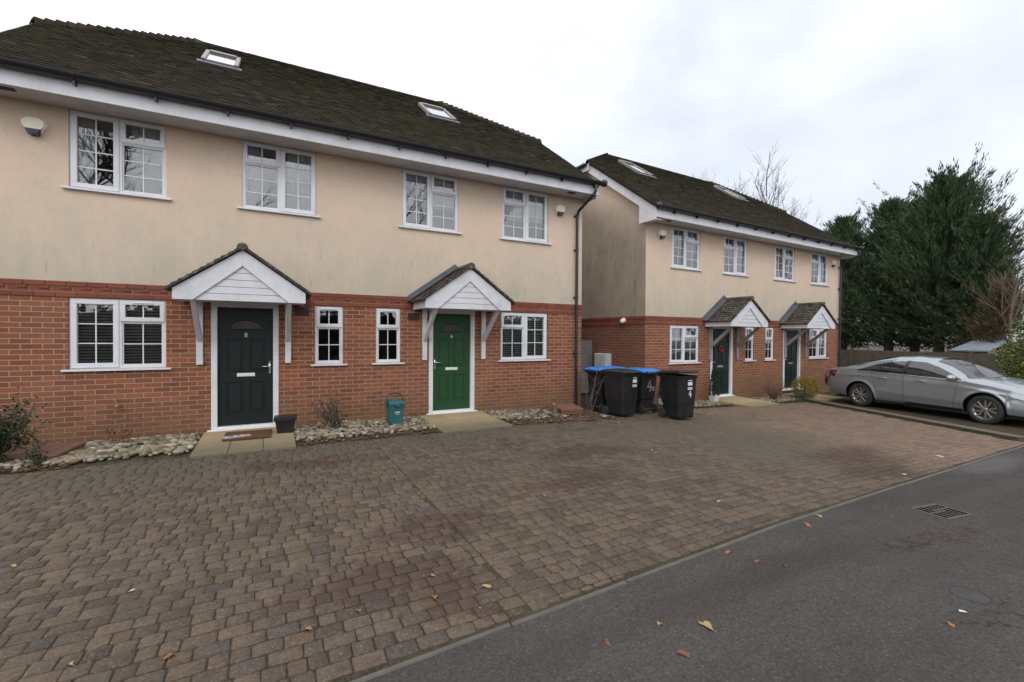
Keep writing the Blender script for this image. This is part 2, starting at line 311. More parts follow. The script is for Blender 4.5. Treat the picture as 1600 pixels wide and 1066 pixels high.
# ------------------------------------------------------------------ mesh helpers
class MB:
    def __init__(s): s.v = []; s.f = []; s.mi = []; s.cur = 0
    def add(s, vs, fs):
        o = len(s.v); s.v += [tuple(p) for p in vs]; s.f += [tuple(i+o for i in f) for f in fs]; s.mi += [s.cur]*len(fs); return s
    def box(s, x0, x1, y0, y1, z0, z1, M=None):
        vs = [(x, y, z) for x in (x0, x1) for y in (y0, y1) for z in (z0, z1)]
        if M is not None: vs = [M @ Vector(p) for p in vs]
        return s.add(vs, [(0, 1, 3, 2), (4, 6, 7, 5), (0, 4, 5, 1), (2, 3, 7, 6), (0, 2, 6, 4), (1, 5, 7, 3)])
    def quad(s, a, b, c, d): return s.add([a, b, c, d], [(0, 1, 2, 3)])
    def prism(s, poly, d0, d1, fn):
        """poly: 2-D points, fn(u, v, d) -> 3-D"""
        n = len(poly); vs = [fn(u, v, d0) for u, v in poly]+[fn(u, v, d1) for u, v in poly]
        return s.add(vs, [tuple(range(n)), tuple(range(2*n-1, n-1, -1))]+[(i, i+n, (i+1) % n+n, (i+1) % n) for i in range(n)])
    def tube(s, pts, rad, n=8, cap=True):
        pts = [Vector(p) for p in pts]; m = len(pts)
        if not isinstance(rad, (list, tuple)): rad = [rad]*m
        vs = []; prev = None
        for i, p in enumerate(pts):
            d = (pts[min(i+1, m-1)]-pts[max(i-1, 0)])
            if d.length < 1e-9: d = Vector((0, 0, 1))
            d.normalize()
            if prev is None:
                a = Vector((0, 0, 1)) if abs(d.z) < .9 else Vector((1, 0, 0)); x = d.cross(a).normalized()
            else: x = (prev-d*prev.dot(d)).normalized() if (prev-d*prev.dot(d)).length > 1e-6 else d.orthogonal().normalized()
            prev = x; y = d.cross(x)
            for k in range(n): t = 2*pi*k/n; vs.append(p+(x*cos(t)+y*sin(t))*rad[i])
        fs = [(i*n+k, i*n+(k+1) % n, (i+1)*n+(k+1) % n, (i+1)*n+k) for i in range(m-1) for k in range(n)]
        if cap: fs += [tuple(range(n-1, -1, -1)), tuple(range((m-1)*n, m*n))]
        return s.add(vs, fs)
    def lathe(s, prof, n=24, M=None, closed=False):
        """prof: (r, h) about z"""
        m = len(prof); vs = []
        for r, h in prof:
            for k in range(n): t = 2*pi*k/n; p = Vector((r*cos(t), r*sin(t), h)); vs.append(M @ p if M is not None else p)
        mm = m if closed else m-1
        return s.add(vs, [(i*n+k, i*n+(k+1) % n, ((i+1) % m)*n+(k+1) % n, ((i+1) % m)*n+k) for i in range(mm) for k in range(n)])
    def build(s, name, mat, parent=None, smooth=False, bevel=0, seg=1):
        me = bpy.data.meshes.new(name); me.from_pydata([tuple(p) for p in s.v], [], s.f)
        mats = mat if isinstance(mat, (list, tuple)) else [mat]
        for m in mats: me.materials.append(MAT[m] if isinstance(m, str) else m)
        if len(mats) > 1: me.polygons.foreach_set('material_index', s.mi)
        if smooth: me.polygons.foreach_set('use_smooth', [True]*len(me.polygons))
        me.update()
        o = bpy.data.objects.new(name, me); COL.objects.link(o)
        if parent is not None: o.parent = parent
        if bevel:
            b = o.modifiers.new('bevel', 'BEVEL'); b.width = bevel; b.segments = seg; b.limit_method = 'ANGLE'; b.angle_limit = R(35)
        return o
def tag(o, label=None, cat=None, group=None, kind=None):
    for k, v in (('label', label), ('category', cat), ('group', group), ('kind', kind)):
        if v: o[k] = v
    return o
def empty(name, loc=(0, 0, 0), rz=0, **k):
    o = bpy.data.objects.new(name, None); COL.objects.link(o); o.location = loc; o.rotation_euler = (0, 0, rz); o.empty_display_size = .2
    return tag(o, **k)
def copy_tree(o, parent=None):
    c = o.copy(); COL.objects.link(c)
    if parent is not None: c.parent = parent
    for ch in o.children: copy_tree(ch, c)
    return c
def fastmesh(name, verts, quads, mat, parent=None, smooth=False):
    """verts (n,3), quads (m,4) numpy"""
    me = bpy.data.meshes.new(name); me.vertices.add(len(verts)); me.vertices.foreach_set('co', np.asarray(verts, dtype=np.float32).ravel())
    k = quads.shape[1]; m = len(quads); me.loops.add(m*k); me.loops.foreach_set('vertex_index', quads.astype(np.int32).ravel())
    me.polygons.add(m); me.polygons.foreach_set('loop_start', np.arange(0, m*k, k, dtype=np.int32)); me.polygons.foreach_set('loop_total', np.full(m, k, dtype=np.int32))
    me.materials.append(MAT[mat]); me.update(); me.validate()
    if smooth: me.polygons.foreach_set('use_smooth', [True]*m)
    o = bpy.data.objects.new(name, me); COL.objects.link(o)
    if parent is not None: o.parent = parent
    return o

# ------------------------------------------------------------------ ground
GX = [-200, -60, 4, 14, 22, 40, 200]; GZ = [-1.63, -1.63, -1.63, -1.93, -2.0, -2.3, -2.3]
def gz(x): return float(np.interp(x, GX, GZ))
def edge(x):      # road edge of the paving
    return 2.18+.055*x if x < 14 else 2.95
def strip(name, xs, ylo, yhi, off, mat, ny=1, kind='structure', parent=None):
    m = MB()
    for a in range(len(xs)-1):
        for j in range(ny):
            p = []
            for (x, t) in ((xs[a], j/ny), (xs[a+1], j/ny), (xs[a+1], (j+1)/ny), (xs[a], (j+1)/ny)):
                lo = ylo(x) if callable(ylo) else ylo; hi = yhi(x) if callable(yhi) else yhi
                p.append((x, lo+(hi-lo)*t, gz(x)+off))
            m.quad(*p)
    o = m.build(name, mat, parent)
    if kind: o['kind'] = kind
    return o
strip('ground', [-200, -60, 4, 14, 22, 40, 200], -200, 300, -.09, 'soil')
XS = [-60, -5, 0, 4, 8, 14, 22, 40, 90]
strip('road', XS, -14, lambda x: edge(x)+.0, -.010, 'asphalt')
strip('paving_bed', [-12, -5, 0, 4, 8, 12, 14, 16.5], lambda x: edge(x)+.03, 8.0, -.0060, 'joint')
strip('side_drive', [8.4, 12.0, 14, 22], lambda x: edge(x)+.05, lambda x: 8.9 if x < 18.7 else 14, -.018, 'joint')
# road kerb: short flush edging stones
m = MB(); x = -6.0; k = 0
while x < 12.2:
    L = .9; x1 = x+L-.008; dz = random.uniform(-.003, .004)
    y0a, y0b = edge(x), edge(x1)
    za, zb = gz(x)-.001+dz, gz(x1)-.001+dz
    m.add([(x, y0a, za-.06), (x1, y0b, zb-.06), (x1, y0b+.034, zb-.06), (x, y0a+.034, za-.06), (x, y0a, za), (x1, y0b, zb), (x1, y0b+.034, zb), (x, y0a+.034, za)],
          [(4, 5, 6, 7), (0, 1, 5, 4), (1, 2, 6, 5), (2, 3, 7, 6), (3, 0, 4, 7)])
    x += L
tag(m.build('kerb', 'kerb_stone', bevel=.006), kind='structure')

# paving blocks, each with its own height and worn corners
def pave():
    V = []; Q = []
    def block(x0, x1, y0, y1, rot=False):
        cx, cy = (x0+x1)/2, (y0+y1)/2
        z = gz(cx)+random.uniform(-.0025, .0025); g = .0022+random.uniform(0, .0022); b = .0035+random.uniform(0, .0035)
        o = len(V); tx, ty = random.uniform(-.009, .009), random.uniform(-.009, .009)
        hx, hy = (x1-x0)/2-g, (y1-y0)/2-g; a = random.uniform(-.018, .018); ca, sa = cos(a), sin(a)
        c1 = random.uniform(.006, .014)
        def oct_(hx, hy, c): return [(-hx+c, -hy), (hx-c, -hy), (hx, -hy+c), (hx, hy-c), (hx-c, hy), (-hx+c, hy), (-hx, hy-c), (-hx, -hy+c)]
        for (hxx, hyy, dz, c) in ((hx, hy, -.016, c1), (hx-.0008, hy-.0008, -.0035, c1), (hx-b, hy-b, 0, c1)):
            for (px, py) in oct_(hxx, hyy, c):
                px += random.uniform(-.003, .003); py += random.uniform(-.003, .003)
                V.append((cx+px*ca-py*sa, cy+px*sa+py*ca, z+dz+px*tx+py*ty))
        for r in range(2):
            for k in range(8): Q.append((o+r*8+k, o+r*8+(k+1) % 8, o+(r+1)*8+(k+1) % 8, o+(r+1)*8+k))
        Q.append((o+16, o+17, o+18, o+19)); Q.append((o+16, o+19, o+20, o+23)); Q.append((o+20, o+21, o+22, o+23))
    h = .113
    y = 2.05
    while y < 8.0:
        for (xa, xb) in ((-7.5, 1.37), (1.49, 14.6)):
            x = xa-random.uniform(0, .1)
            while x < xb:
                hh = h
                w = random.choice((.165, .165, .15, .112, .112, .095)) if x < 8 else .2
                x1 = min(x+w, xb)
                if x1-x < .05: break
                e = max(edge(x), edge(x1))+.055
                xm = (x+x1)/2
                top = 7.3 if xm < 6.2 else 8.0
                if xm > 8.4: top = 7.9
                ya, yb = y, y+hh
                lim = 12.1+(y-3.0)*.44
                if yb > e+.03 and yb <= top+.07 and xm < lim-.06:
                    block(x, x1, max(ya, e), min(yb, top))
                x = x1
        y += h
    y = 2.3
    while y < 7.2:
        block(1.37, 1.49, y, y+.2); y += .2
    return np.array(V), np.array(Q)
V, Q = pave()
o = fastmesh('paved_driveway', V, Q, 'block_paving'); o['kind'] = 'structure'
# low edging between the paving and the drive where the car stands
m = MB(); p0, p1 = Vector((12.15, 3.05)), Vector((14.5, 8.3)); d = (p1-p0); L = d.length; d.normalize(); nn = Vector((-d.y, d.x)); t = 0
while t < L-.2:
    a = p0+d*t; b = p0+d*(t+.9)
    za, zb = gz(a.x), gz(b.x); w = nn*-.26
    P = [(a.x, a.y, za-.05), (b.x-d.x*.01, b.y-d.y*.01, zb-.05), (b.x+w.x, b.y+w.y, zb-.05), (a.x+w.x, a.y+w.y, za-.05)]
    m.add(P+[(q[0], q[1], q[2]+.11) for q in P], [(4, 7, 6, 5), (0, 1, 5, 4), (1, 2, 6, 5), (2, 3, 7, 6), (3, 0, 4, 7)]); t += .9
tag(m.build('drive_kerb', 'edging_brick', bevel=.015), kind='structure')

# ------------------------------------------------------------------ house builder
PITCH = R(36); TP = tan(PITCH)
OVH = .53; ZE = 3.45; YR = 4.0; ZR = ZE+TP*(YR+OVH); YK = 2.07; ZK = ZE+TP*(YK+OVH); VX = 5.10; RX = 2.75; DEPTH = 8.0; HW = 5.03

def clip_u(poly, v):
    xs = []
    n = len(poly)
    for i in range(n):
        (u0, v0), (u1, v1) = poly[i], poly[(i+1) % n]
        if (v0 <= v < v1) or (v1 <= v < v0): xs.append(u0+(u1-u0)*(v-v0)/(v1-v0))
    xs.sort(); return (xs[0], xs[-1]) if len(xs) >= 2 else None
def tiles(m, O, ud, vd, poly, gauge=.1, width=.166, thick=.016, jit=.0035):
    """courses of plain tiles on the plane O + u*ud + v*vd, clipped to poly"""
    O = Vector(O); ud = Vector(ud).normalized(); vd = Vector(vd).normalized(); nd = ud.cross(vd).normalized()
    if nd.z < 0: nd = -nd
    vmin = min(p[1] for p in poly); vmax = max(p[1] for p in poly); i = 0; v = vmin
    while v < vmax-.02:
        r = clip_u(poly, v+gauge*.5)
        if r:
            u = r[0]-(width*.5 if i % 2 else 0)
            while u < r[1]-.01:
                a, b = max(u, r[0]), min(u+width-.004, r[1])
                if b-a > .02:
                    h0 = thick+random.uniform(0, jit); h1 = h0+random.uniform(-.003, .003); vv = v-random.uniform(0, .008)
                    P = lambda uu, v_, h: O+ud*uu+vd*v_+nd*h
                    m.add([P(a, vv, 0), P(b, vv, 0), P(a, vv, h0), P(b, vv, h1), P(a, v+gauge*1.1, .003), P(b, v+gauge*1.1, .003)],
                          [(0, 1, 3, 2), (2, 3, 5, 4), (0, 2, 4), (1, 5, 3)])
                u += width
        v += gauge; i += 1
    return m
def bonnets(m, a, b, nleft, nright, step=.165):
    """hip tiles from the low point a to the high point b; nleft/nright = down-slope side directions"""
    a, b = Vector(a), Vector(b); d = b-a; L = d.length; d.normalize(); up = nleft.cross(d); up = Vector((0, 0, 1))-d*d.z; up.normalize(); k = int(L/step)
    for i in range(k+1):
        if i*step > L-.16: break
        p = a+d*(i*step); q = p+d*min(.26, L-i*step)
        w = .12
        for (s, lift, ww) in ((0, 0, 1), ):
            P = [p+nleft*w+up*.012, p+nleft*w*.5+up*.068, p+up*.098, p+nright*w*.5+up*.068, p+nright*w+up*.012]
            Qq = [q+nleft*w*.5, q+nleft*w*.25+up*.02, q+up*.03, q+nright*w*.25+up*.02, q+nright*w*.5]
            T = [x-up*.022 for x in P]
            m.add(P+Qq+T, [(j, j+1, j+6, j+5) for j in range(4)]+[(j, j+10, j+11, j+1) for j in range(4)])
def frame_rect(m, x0, x1, z0, z1, t, y0, y1):
    m.box(x0, x1, y0, y1, z0, z0+t); m.box(x0, x1, y0, y1, z1-t, z1)
    m.box(x0, x0+t, y0+.0004, y1-.0004, z0+t, z1-t); m.box(x1-t, x1, y0+.0004, y1-.0004, z0+t, z1-t)
def bars(m, x0, x1, z0, z1, nc, nr, y, w=.016):
    for i in range(1, nc): xx = x0+(x1-x0)*i/nc; m.box(xx-w/2, xx+w/2, y-.004, y+.004, z0, z1)
    for i in range(1, nr): zz = z0+(z1-z0)*i/nr; m.box(x0, x1, y-.003, y+.003, zz-w/2, zz+w/2)
def window(house, x0, x1, z0, z1, kind, rows, back):
    """kind: 'FO' full casement left + opener right, 'OF' mirrored, 'S' single narrow"""
    fr = MB(); gb = MB(); pn = MB(); F_ = .045
    yf, yb = .022, .085
    frame_rect(fr, x0, x1, z0, z1, F_, yf, yb)
    def sash(a, b, c, d, t, nc, nr, proud=True):
        if proud: frame_rect(fr, a, b, c, d, t, yf-.014, yb-.02)
        else: frame_rect(fr, a, b, c, d, t, yf+.012, yb-.02)
        pn.quad((a+t-.004, .055, c+t-.004), (b-t+.004, .055, c+t-.004), (b-t+.004, .055, d-t+.004), (a+t-.004, .055, d-t+.004))
        bars(gb, a+t, b-t, c+t, d-t, nc, nr, .049)
    cells = []
    if kind == 'S':
        zt = z1-(z1-z0)*.36; fr.box(x0+F_, x1-F_, yf, yb, zt-.02, zt+.02)
        sash(x0+.02, x1-.02, zt-.004, z1-.018, .062, 2, 1); sash(x0+F_-.003, x1-F_+.003, z0+F_-.003, zt-.0195, .02, 2, 2, False); tv = (x0, x1)
    else:
        xm = (x0+x1)/2; fr.box(xm-.028, xm+.028, yf-.001, yb, z0+F_, z1-F_); zt = z1-(z1-z0)*.315
        A, B = (x0, xm), (xm, x1)
        if kind == 'OF': A, B = B, A
        a0 = A[0]+(.018 if A[0] == x0 else .006); a1 = A[1]-(.018 if A[1] == x1 else .006)
        sash(a0, a1, z0+.018, z1-.018, .068, 2, rows)
        b0 = B[0]+(.018 if B[0] == x0 else .006); b1 = B[1]-(.018 if B[1] == x1 else .006)
        c0 = B[0]+(F_ if B[0] == x0 else .028); c1 = B[1]-(F_ if B[1] == x1 else .028)
        fr.box(c0, c1, yf, yb, zt-.02, zt+.02)
        sash(b0, b1, zt-.004, z1-.018, .062, 2, 1); sash(c0-.003, c1+.003, z0+F_-.003, zt-.0195, .02, 2, rows-1, False); tv = B
    w = fr.build('window', 'upvc', house, bevel=.004)
    gb.build('glazing_bars', 'upvc', w); pn.build('pane', 'glass', w)
    s = MB(); s.box(x0-.07, x1+.07, -.055, .03, z0-.03, z0-.002); s.build('sill', 'upvc', w, bevel=.004)
    v = MB(); tx = (tv[0]+tv[1])/2; v.box(tx-.12, tx+.12, -.006, .0075, z1-.058, z1-.042); v.build('trickle_vent', 'brass_white', w, bevel=.003)
    if back in ('blind', 'blind_dark'):
        b = MB(); zz = z0+.05
        while zz < z1-.05:
            b.add([(x0+.05, .115, zz), (x1-.05, .115, zz), (x1-.05, .128, zz+.031), (x0+.05, .128, zz+.031)], [(0, 1, 2, 3)]); zz += .045
        for xx in (x0+.2, (x0+x1)/2, x1-.2): b.box(xx-.002, xx+.002, .112, .114, z0+.04, z1-.05)
        b.build('venetian_blind', back, w)
    elif back in ('curtain', 'half_blind'):
        b = MB()
        if back == 'curtain':
            for (a, c) in ((x0+.03, x0+.26), (x1-.45, x1-.03)):
                k = 16; pts = [(a+(c-a)*i/k, .16+.022*sin(i*2.1)) for i in range(k+1)]
                for i in range(k): b.quad((pts[i][0], pts[i][1], z0+.03), (pts[i+1][0], pts[i+1][1], z0+.03), (pts[i+1][0], pts[i+1][1], z1-.03), (pts[i][0], pts[i][1], z1-.03))
            b.build('curtain', 'curtain', w, smooth=True)
        else:
            b.box(x0+.03, x1-.03, .13, .135, z0+(z1-z0)*.42, z1-.03); b.box(x0+.03, x1-.03, .125, .14, z0+(z1-z0)*.42-.02, z0+(z1-z0)*.42); b.build('roller_blind', 'curtain', w)
    return w
def wall_front(m, x0, x1, z0, z1, ops, depth, y=0):
    xs = sorted({x0, x1, *[a for o in ops for a in o[:2] if x0 < a < x1]}); zs = sorted({z0, z1, *[a for o in ops for a in o[2:4] if z0 < a < z1]})
    for i in range(len(xs)-1):
        for j in range(len(zs)-1):
            cx, cz = (xs[i]+xs[i+1])/2, (zs[j]+zs[j+1])/2
            if any(o[0] < cx < o[1] and o[2] < cz < o[3] for o in ops): continue
            m.quad((xs[i], y, zs[j]), (xs[i+1], y, zs[j]), (xs[i+1], y, zs[j+1]), (xs[i], y, zs[j+1]))
    for (a, b, c, d) in [o[:4] for o in ops]:
        c2, d2 = max(c, z0), min(d, z1)
        if d2 <= c2: continue
        m.quad((a, y, c2), (a, y+depth, c2), (a, y+depth, d2), (a, y, d2)); m.quad((b, y, c2), (b, y, d2), (b, y+depth, d2), (b, y+depth, c2))
        if c >= z0: m.quad((a, y, c), (b, y, c), (b, y+depth, c), (a, y+depth, c))
        if d <= z1: m.quad((a, y, d), (a, y+depth, d), (b, y+depth, d), (b, y, d))
def text_part(txt, size, loc, mat, parent, name, depth=.002, rotz=0):
    cu = bpy.data.curves.new(name, 'FONT'); cu.body = txt; cu.size = size; cu.extrude = depth; cu.align_x = 'CENTER'; cu.align_y = 'CENTER'
    t = bpy.data.objects.new(name, cu); COL.objects.link(t); dg = bpy.context.evaluated_depsgraph_get(); me = bpy.data.meshes.new_from_object(t.evaluated_get(dg))
    bpy.data.objects.remove(t); me.materials.clear(); me.materials.append(MAT[mat])
    me.transform(Matrix.Translation(loc) @ Matrix.Rotation(rotz, 4, 'Z') @ Matrix.Rotation(pi/2, 4, 'X'))
    o = bpy.data.objects.new(name, me); COL.objects.link(o); o.parent = parent; return o
def door(house, x0, x1, z0, z1, mat, hinge, number=None, wreath=False, label=None):
    L = MB(); W_ = x1-x0; yl = .05
    L.box(x0, x1, yl, yl+.045, z0, z1)
    def panel(a, b, c, d, t=.016):
        # raised moulding round a raised field
        for (p, q, r, s_) in ((a, b, c, c+t), (a, b, d-t, d), (a, a+t, c+t, d-t), (b-t, b, c+t, d-t)): L.box(p, q, yl-.012, yl+.001, r, s_)
        L.box(a+.035, b-.035, yl-.010, yl+.001, c+.035, d-.035)
    H = z1-z0
    for (a, b) in ((.15, .44), (.56, .85)):
        panel(x0+W_*a, x0+W_*b, z0+H*.10, z0+H*.37); panel(x0+W_*a, x0+W_*b, z0+H*.46, z0+H*.735)
    d = L.build('door', mat, house, bevel=.003)
    if label: d['label'] = label
    f = MB(); t = .085
    f.box(x0-t, x0, -.012, .10, z0-.05, z1+t); f.box(x1, x1+t, -.012, .10, z0-.05, z1+t); f.box(x0, x1, -.0115, .10, z1, z1+t)
    f.build('door_frame', 'upvc', d, bevel=.005)
    s = MB(); s.box(x0-t-.05, x1+t+.05, -.07, .0995, z0-.075, z0-.0505); s.box(x0, x1, -.03, .0994, z0-.05, z0-.012); s.build('threshold', 'brass_white', d, bevel=.004)
    # fan-shaped light with a moulded rim
    cx, cz, rr, K = (x0+x1)/2, z0+H*.815, W_*.30, 18
    arc = [(cx+rr*cos(pi*k/K), cz+rr*.62*sin(pi*k/K)) for k in range(K+1)]
    g = MB(); g.add([(x, yl-.004, z) for x, z in arc], [tuple(range(K, -1, -1))]); g.build('fanlight', 'fan_glass', d)
    rim = MB(); rim.tube([(x, yl-.004, z) for x, z in arc]+[(arc[0][0], yl-.004, arc[0][1])], .008, 6); rim.build('fanlight_rim', mat, d)
    h = MB(); hx = x1-.05 if hinge == 'L' else x0+.05; sg = -1 if hinge == 'L' else 1; hz = z0+H*.485
    h.box(hx-.016, hx+.016, yl-.012, yl, hz-.11, hz+.11); h.tube([(hx, yl-.01, hz+.02), (hx, yl-.055, hz+.02), (hx+sg*.11, yl-.055, hz+.016)], .0095, 8); h.build('handle', 'chrome', d, smooth=True)
    lp = MB(); lz = z0+H*.425; lp.box(cx-.13, cx+.13, yl-.012, yl-.0055, lz-.028, lz+.028); lp.box(cx-.105, cx+.105, yl-.016, yl-.0125, lz-.014, lz+.014); lp.build('letter_plate', 'brass_white' if number else 'grey_board', d, bevel=.004)
    if number: text_part(number, .10, (cx, yl-.012, z0+H*.765), 'brass_white', d, 'house_number')
    return d
def porch(house, cx, brace_mat, zb=.49):
    w = .86; P = .83; pt = R(35.3); zc = zb+.16; apex = zc+w*tan(pt)
    body = MB(); fnx = lambda u, v, dd: (cx+u, -P+dd, v)
    # barge boards (front), with plumb ends
    bw = .205
    for sg in (-1, 1):
        body.prism([(sg*w, zb), (sg*w, zc), (0, apex), (0, apex-bw*1.18), (sg*.62, zb)][::-sg], 0, .045, fnx)
        # side fascia boards running back to the wall
        body.box(cx+min(sg*w, sg*(w-.03)), cx+max(sg*w, sg*(w-.03)), -P+.0455, -.003, zb+.002, zc-.01)
    p = body.build('porch', 'white_board', house, bevel=.004)
    cl = MB(); zt = apex-bw*1.18; n = 5
    for i in range(n):      # shiplap boards inside the gable
        a = zb+.002+(zt-zb)*i/n; b = zb+.002+(zt-zb)*(i+1)/n-.005
        ha = .66*(zt-a+.03)/(zt-zb); hb = max(.66*(zt-b+.03)/(zt-zb), .01)
        cl.prism([(-ha, a), (ha, a), (hb, b), (-hb, b)], .030, .042+.0, fnx)
    cl.build('cladding', 'white_board', p, bevel=.0035)
    sf = MB(); sf.box(cx-w+.031, cx+w-.031, -P+.046, -.003, zb+.02, zb+.032); sf.build('porch_ceiling', 'soffit', p)
    t = MB(); ov = .075; ww = w+ov; zl = apex+.02-ww*tan(pt); Ls = ww/cos(pt); Dp = P+.05
    for sg in (-1, 1):
        vd = Vector((-sg*cos(pt), 0, sin(pt))); O = Vector((cx+sg*ww, -P-.05, zl))
        O2 = O+Vector((0, 0, .0)); nd = Vector((sg*sin(pt), 0, cos(pt)))
        a = [O, O+Vector((0, Dp, 0)), O+Vector((0, Dp, 0))+vd*Ls, O+vd*Ls]
        t.add([q for q in a]+[q+nd*.02 for q in a], [(0, 1, 2, 3), (7, 6, 5, 4), (0, 4, 5, 1), (1, 5, 6, 2), (3, 2, 6, 7), (0, 3, 7, 4)])
        tiles(t, O+nd*.021, (0, 1, 0), vd, [(0, 0), (Dp-.002, 0), (Dp-.002, Ls), (0, Ls)], .105, .166, .018, .006)
    rr = []
    for k in range(3):
        y0 = -P-.06+k*.30; K = 8; A = [(cx+.075*cos(pi*j/K), apex+.005+.075*sin(pi*j/K)+.02) for j in range(K+1)]
        t.add([(x, y0, z) for x, z in A]+[(x, min(y0+.31, -.004), z-.004) for x, z in A]+[(cx, y0, apex-.02)], [(j, j+1, j+K+2, j+K+1) for j in range(K)]+[tuple(list(range(K, -1, -1))+[2*K+2])])
    t.build('porch_roof', 'porch_tile', p)
    f = MB()      # lead flashing against the wall
    for sg in (-1, 1):
        vd = Vector((-sg*cos(pt), 0, sin(pt))); nd = Vector((sg*sin(pt), 0, cos(pt))); O = Vector((cx+sg*(ww+.01), 0, zl))+nd*.05
        a = [O+Vector((0, -.16, 0)), O+Vector((0, -.006, 0)), O+Vector((0, -.006, 0))+vd*(Ls+.05), O+Vector((0, -.16, 0))+vd*(Ls+.02)]
        f.add(a+[q+nd*.008 for q in a], [(0, 1, 2, 3), (7, 6, 5, 4), (0, 4, 5, 1), (1, 5, 6, 2), (2, 6, 7, 3), (3, 7, 4, 0)])
        b = [O+Vector((0, -.008, -.05)), O+Vector((0, -.008, -.05))+vd*(Ls+.05), O+Vector((0, -.008, .10))+vd*(Ls+.05), O+Vector((0, -.008, .10))]
        f.add(b+[q+Vector((0, .006, 0)) for q in b], [(0, 1, 2, 3), (7, 6, 5, 4), (0, 4, 5, 1), (1, 5, 6, 2), (2, 6, 7, 3), (3, 7, 4, 0)])
    f.build('flashing', 'lead', p)
    for sg in (-1, 1):
        b = MB(); x0, x1 = sorted((cx+sg*.585, cx+sg*.675))
        x0b, x1b = x0+.012, x1-.012
        b.box(x0, x1, -.055, -.002, zb-.98, zb+.019)
        fn = lambda u, v, dd: (x0b+dd, u, v)
        b.prism([(-.0555, zb-.62), (-.0555, zb-.50), (-P+.16, zb+.019), (-P+.05, zb+.019)], 0, x1b-x0b, fn)
        b.build('bracket', brace_mat, p, bevel=.004)
    return p
def skylight(house, x0, x1, v0, v1):
    """on the front slope; v along the slope from the eave"""
    O = Vector((0, -OVH, ZE)); vd = Vector((0, cos(PITCH), sin(PITCH))); nd = Vector((0, -sin(PITCH), cos(PITCH)))
    P = lambda u, v, h: O+Vector((u, 0, 0))+vd*v+nd*h
    f = MB()
    def bx(m, a, b, c, d, h0, h1):
        vs = [P(u, v, h) for u in (a, b) for v in (c, d) for h in (h0, h1)]
        m.add(vs, [(0, 1, 3, 2), (4, 6, 7, 5), (0, 4, 5, 1), (2, 3, 7, 6), (0, 2, 6, 4), (1, 5, 7, 3)])
    t = .075
    bx(f, x0, x0+t, v0, v1, 0, .085); bx(f, x1-t, x1, v0, v1, 0, .085); bx(f, x0+t, x1-t, v1-.13, v1, 0, .10); bx(f, x0+t, x1-t, v0, v0+.06, 0, .07)
    s = f.build('skylight', simple('skylight_frame', (.24, .22, .215), .5, metal=.3) if 'skylight_frame' not in MAT else 'skylight_frame', house, bevel=.006)
    g = MB(); g.quad(P(x0+t, v0+.06, .058), P(x1-t, v0+.06, .058), P(x1-t, v1-.13, .058), P(x0+t, v1-.13, .058)); g.build('pane', 'skylight_glass', s)
    l = MB(); bx(l, x0-.06, x1+.06, v0-.16, v0-.001, .015, .040); l.build('flashing', 'lead', s)
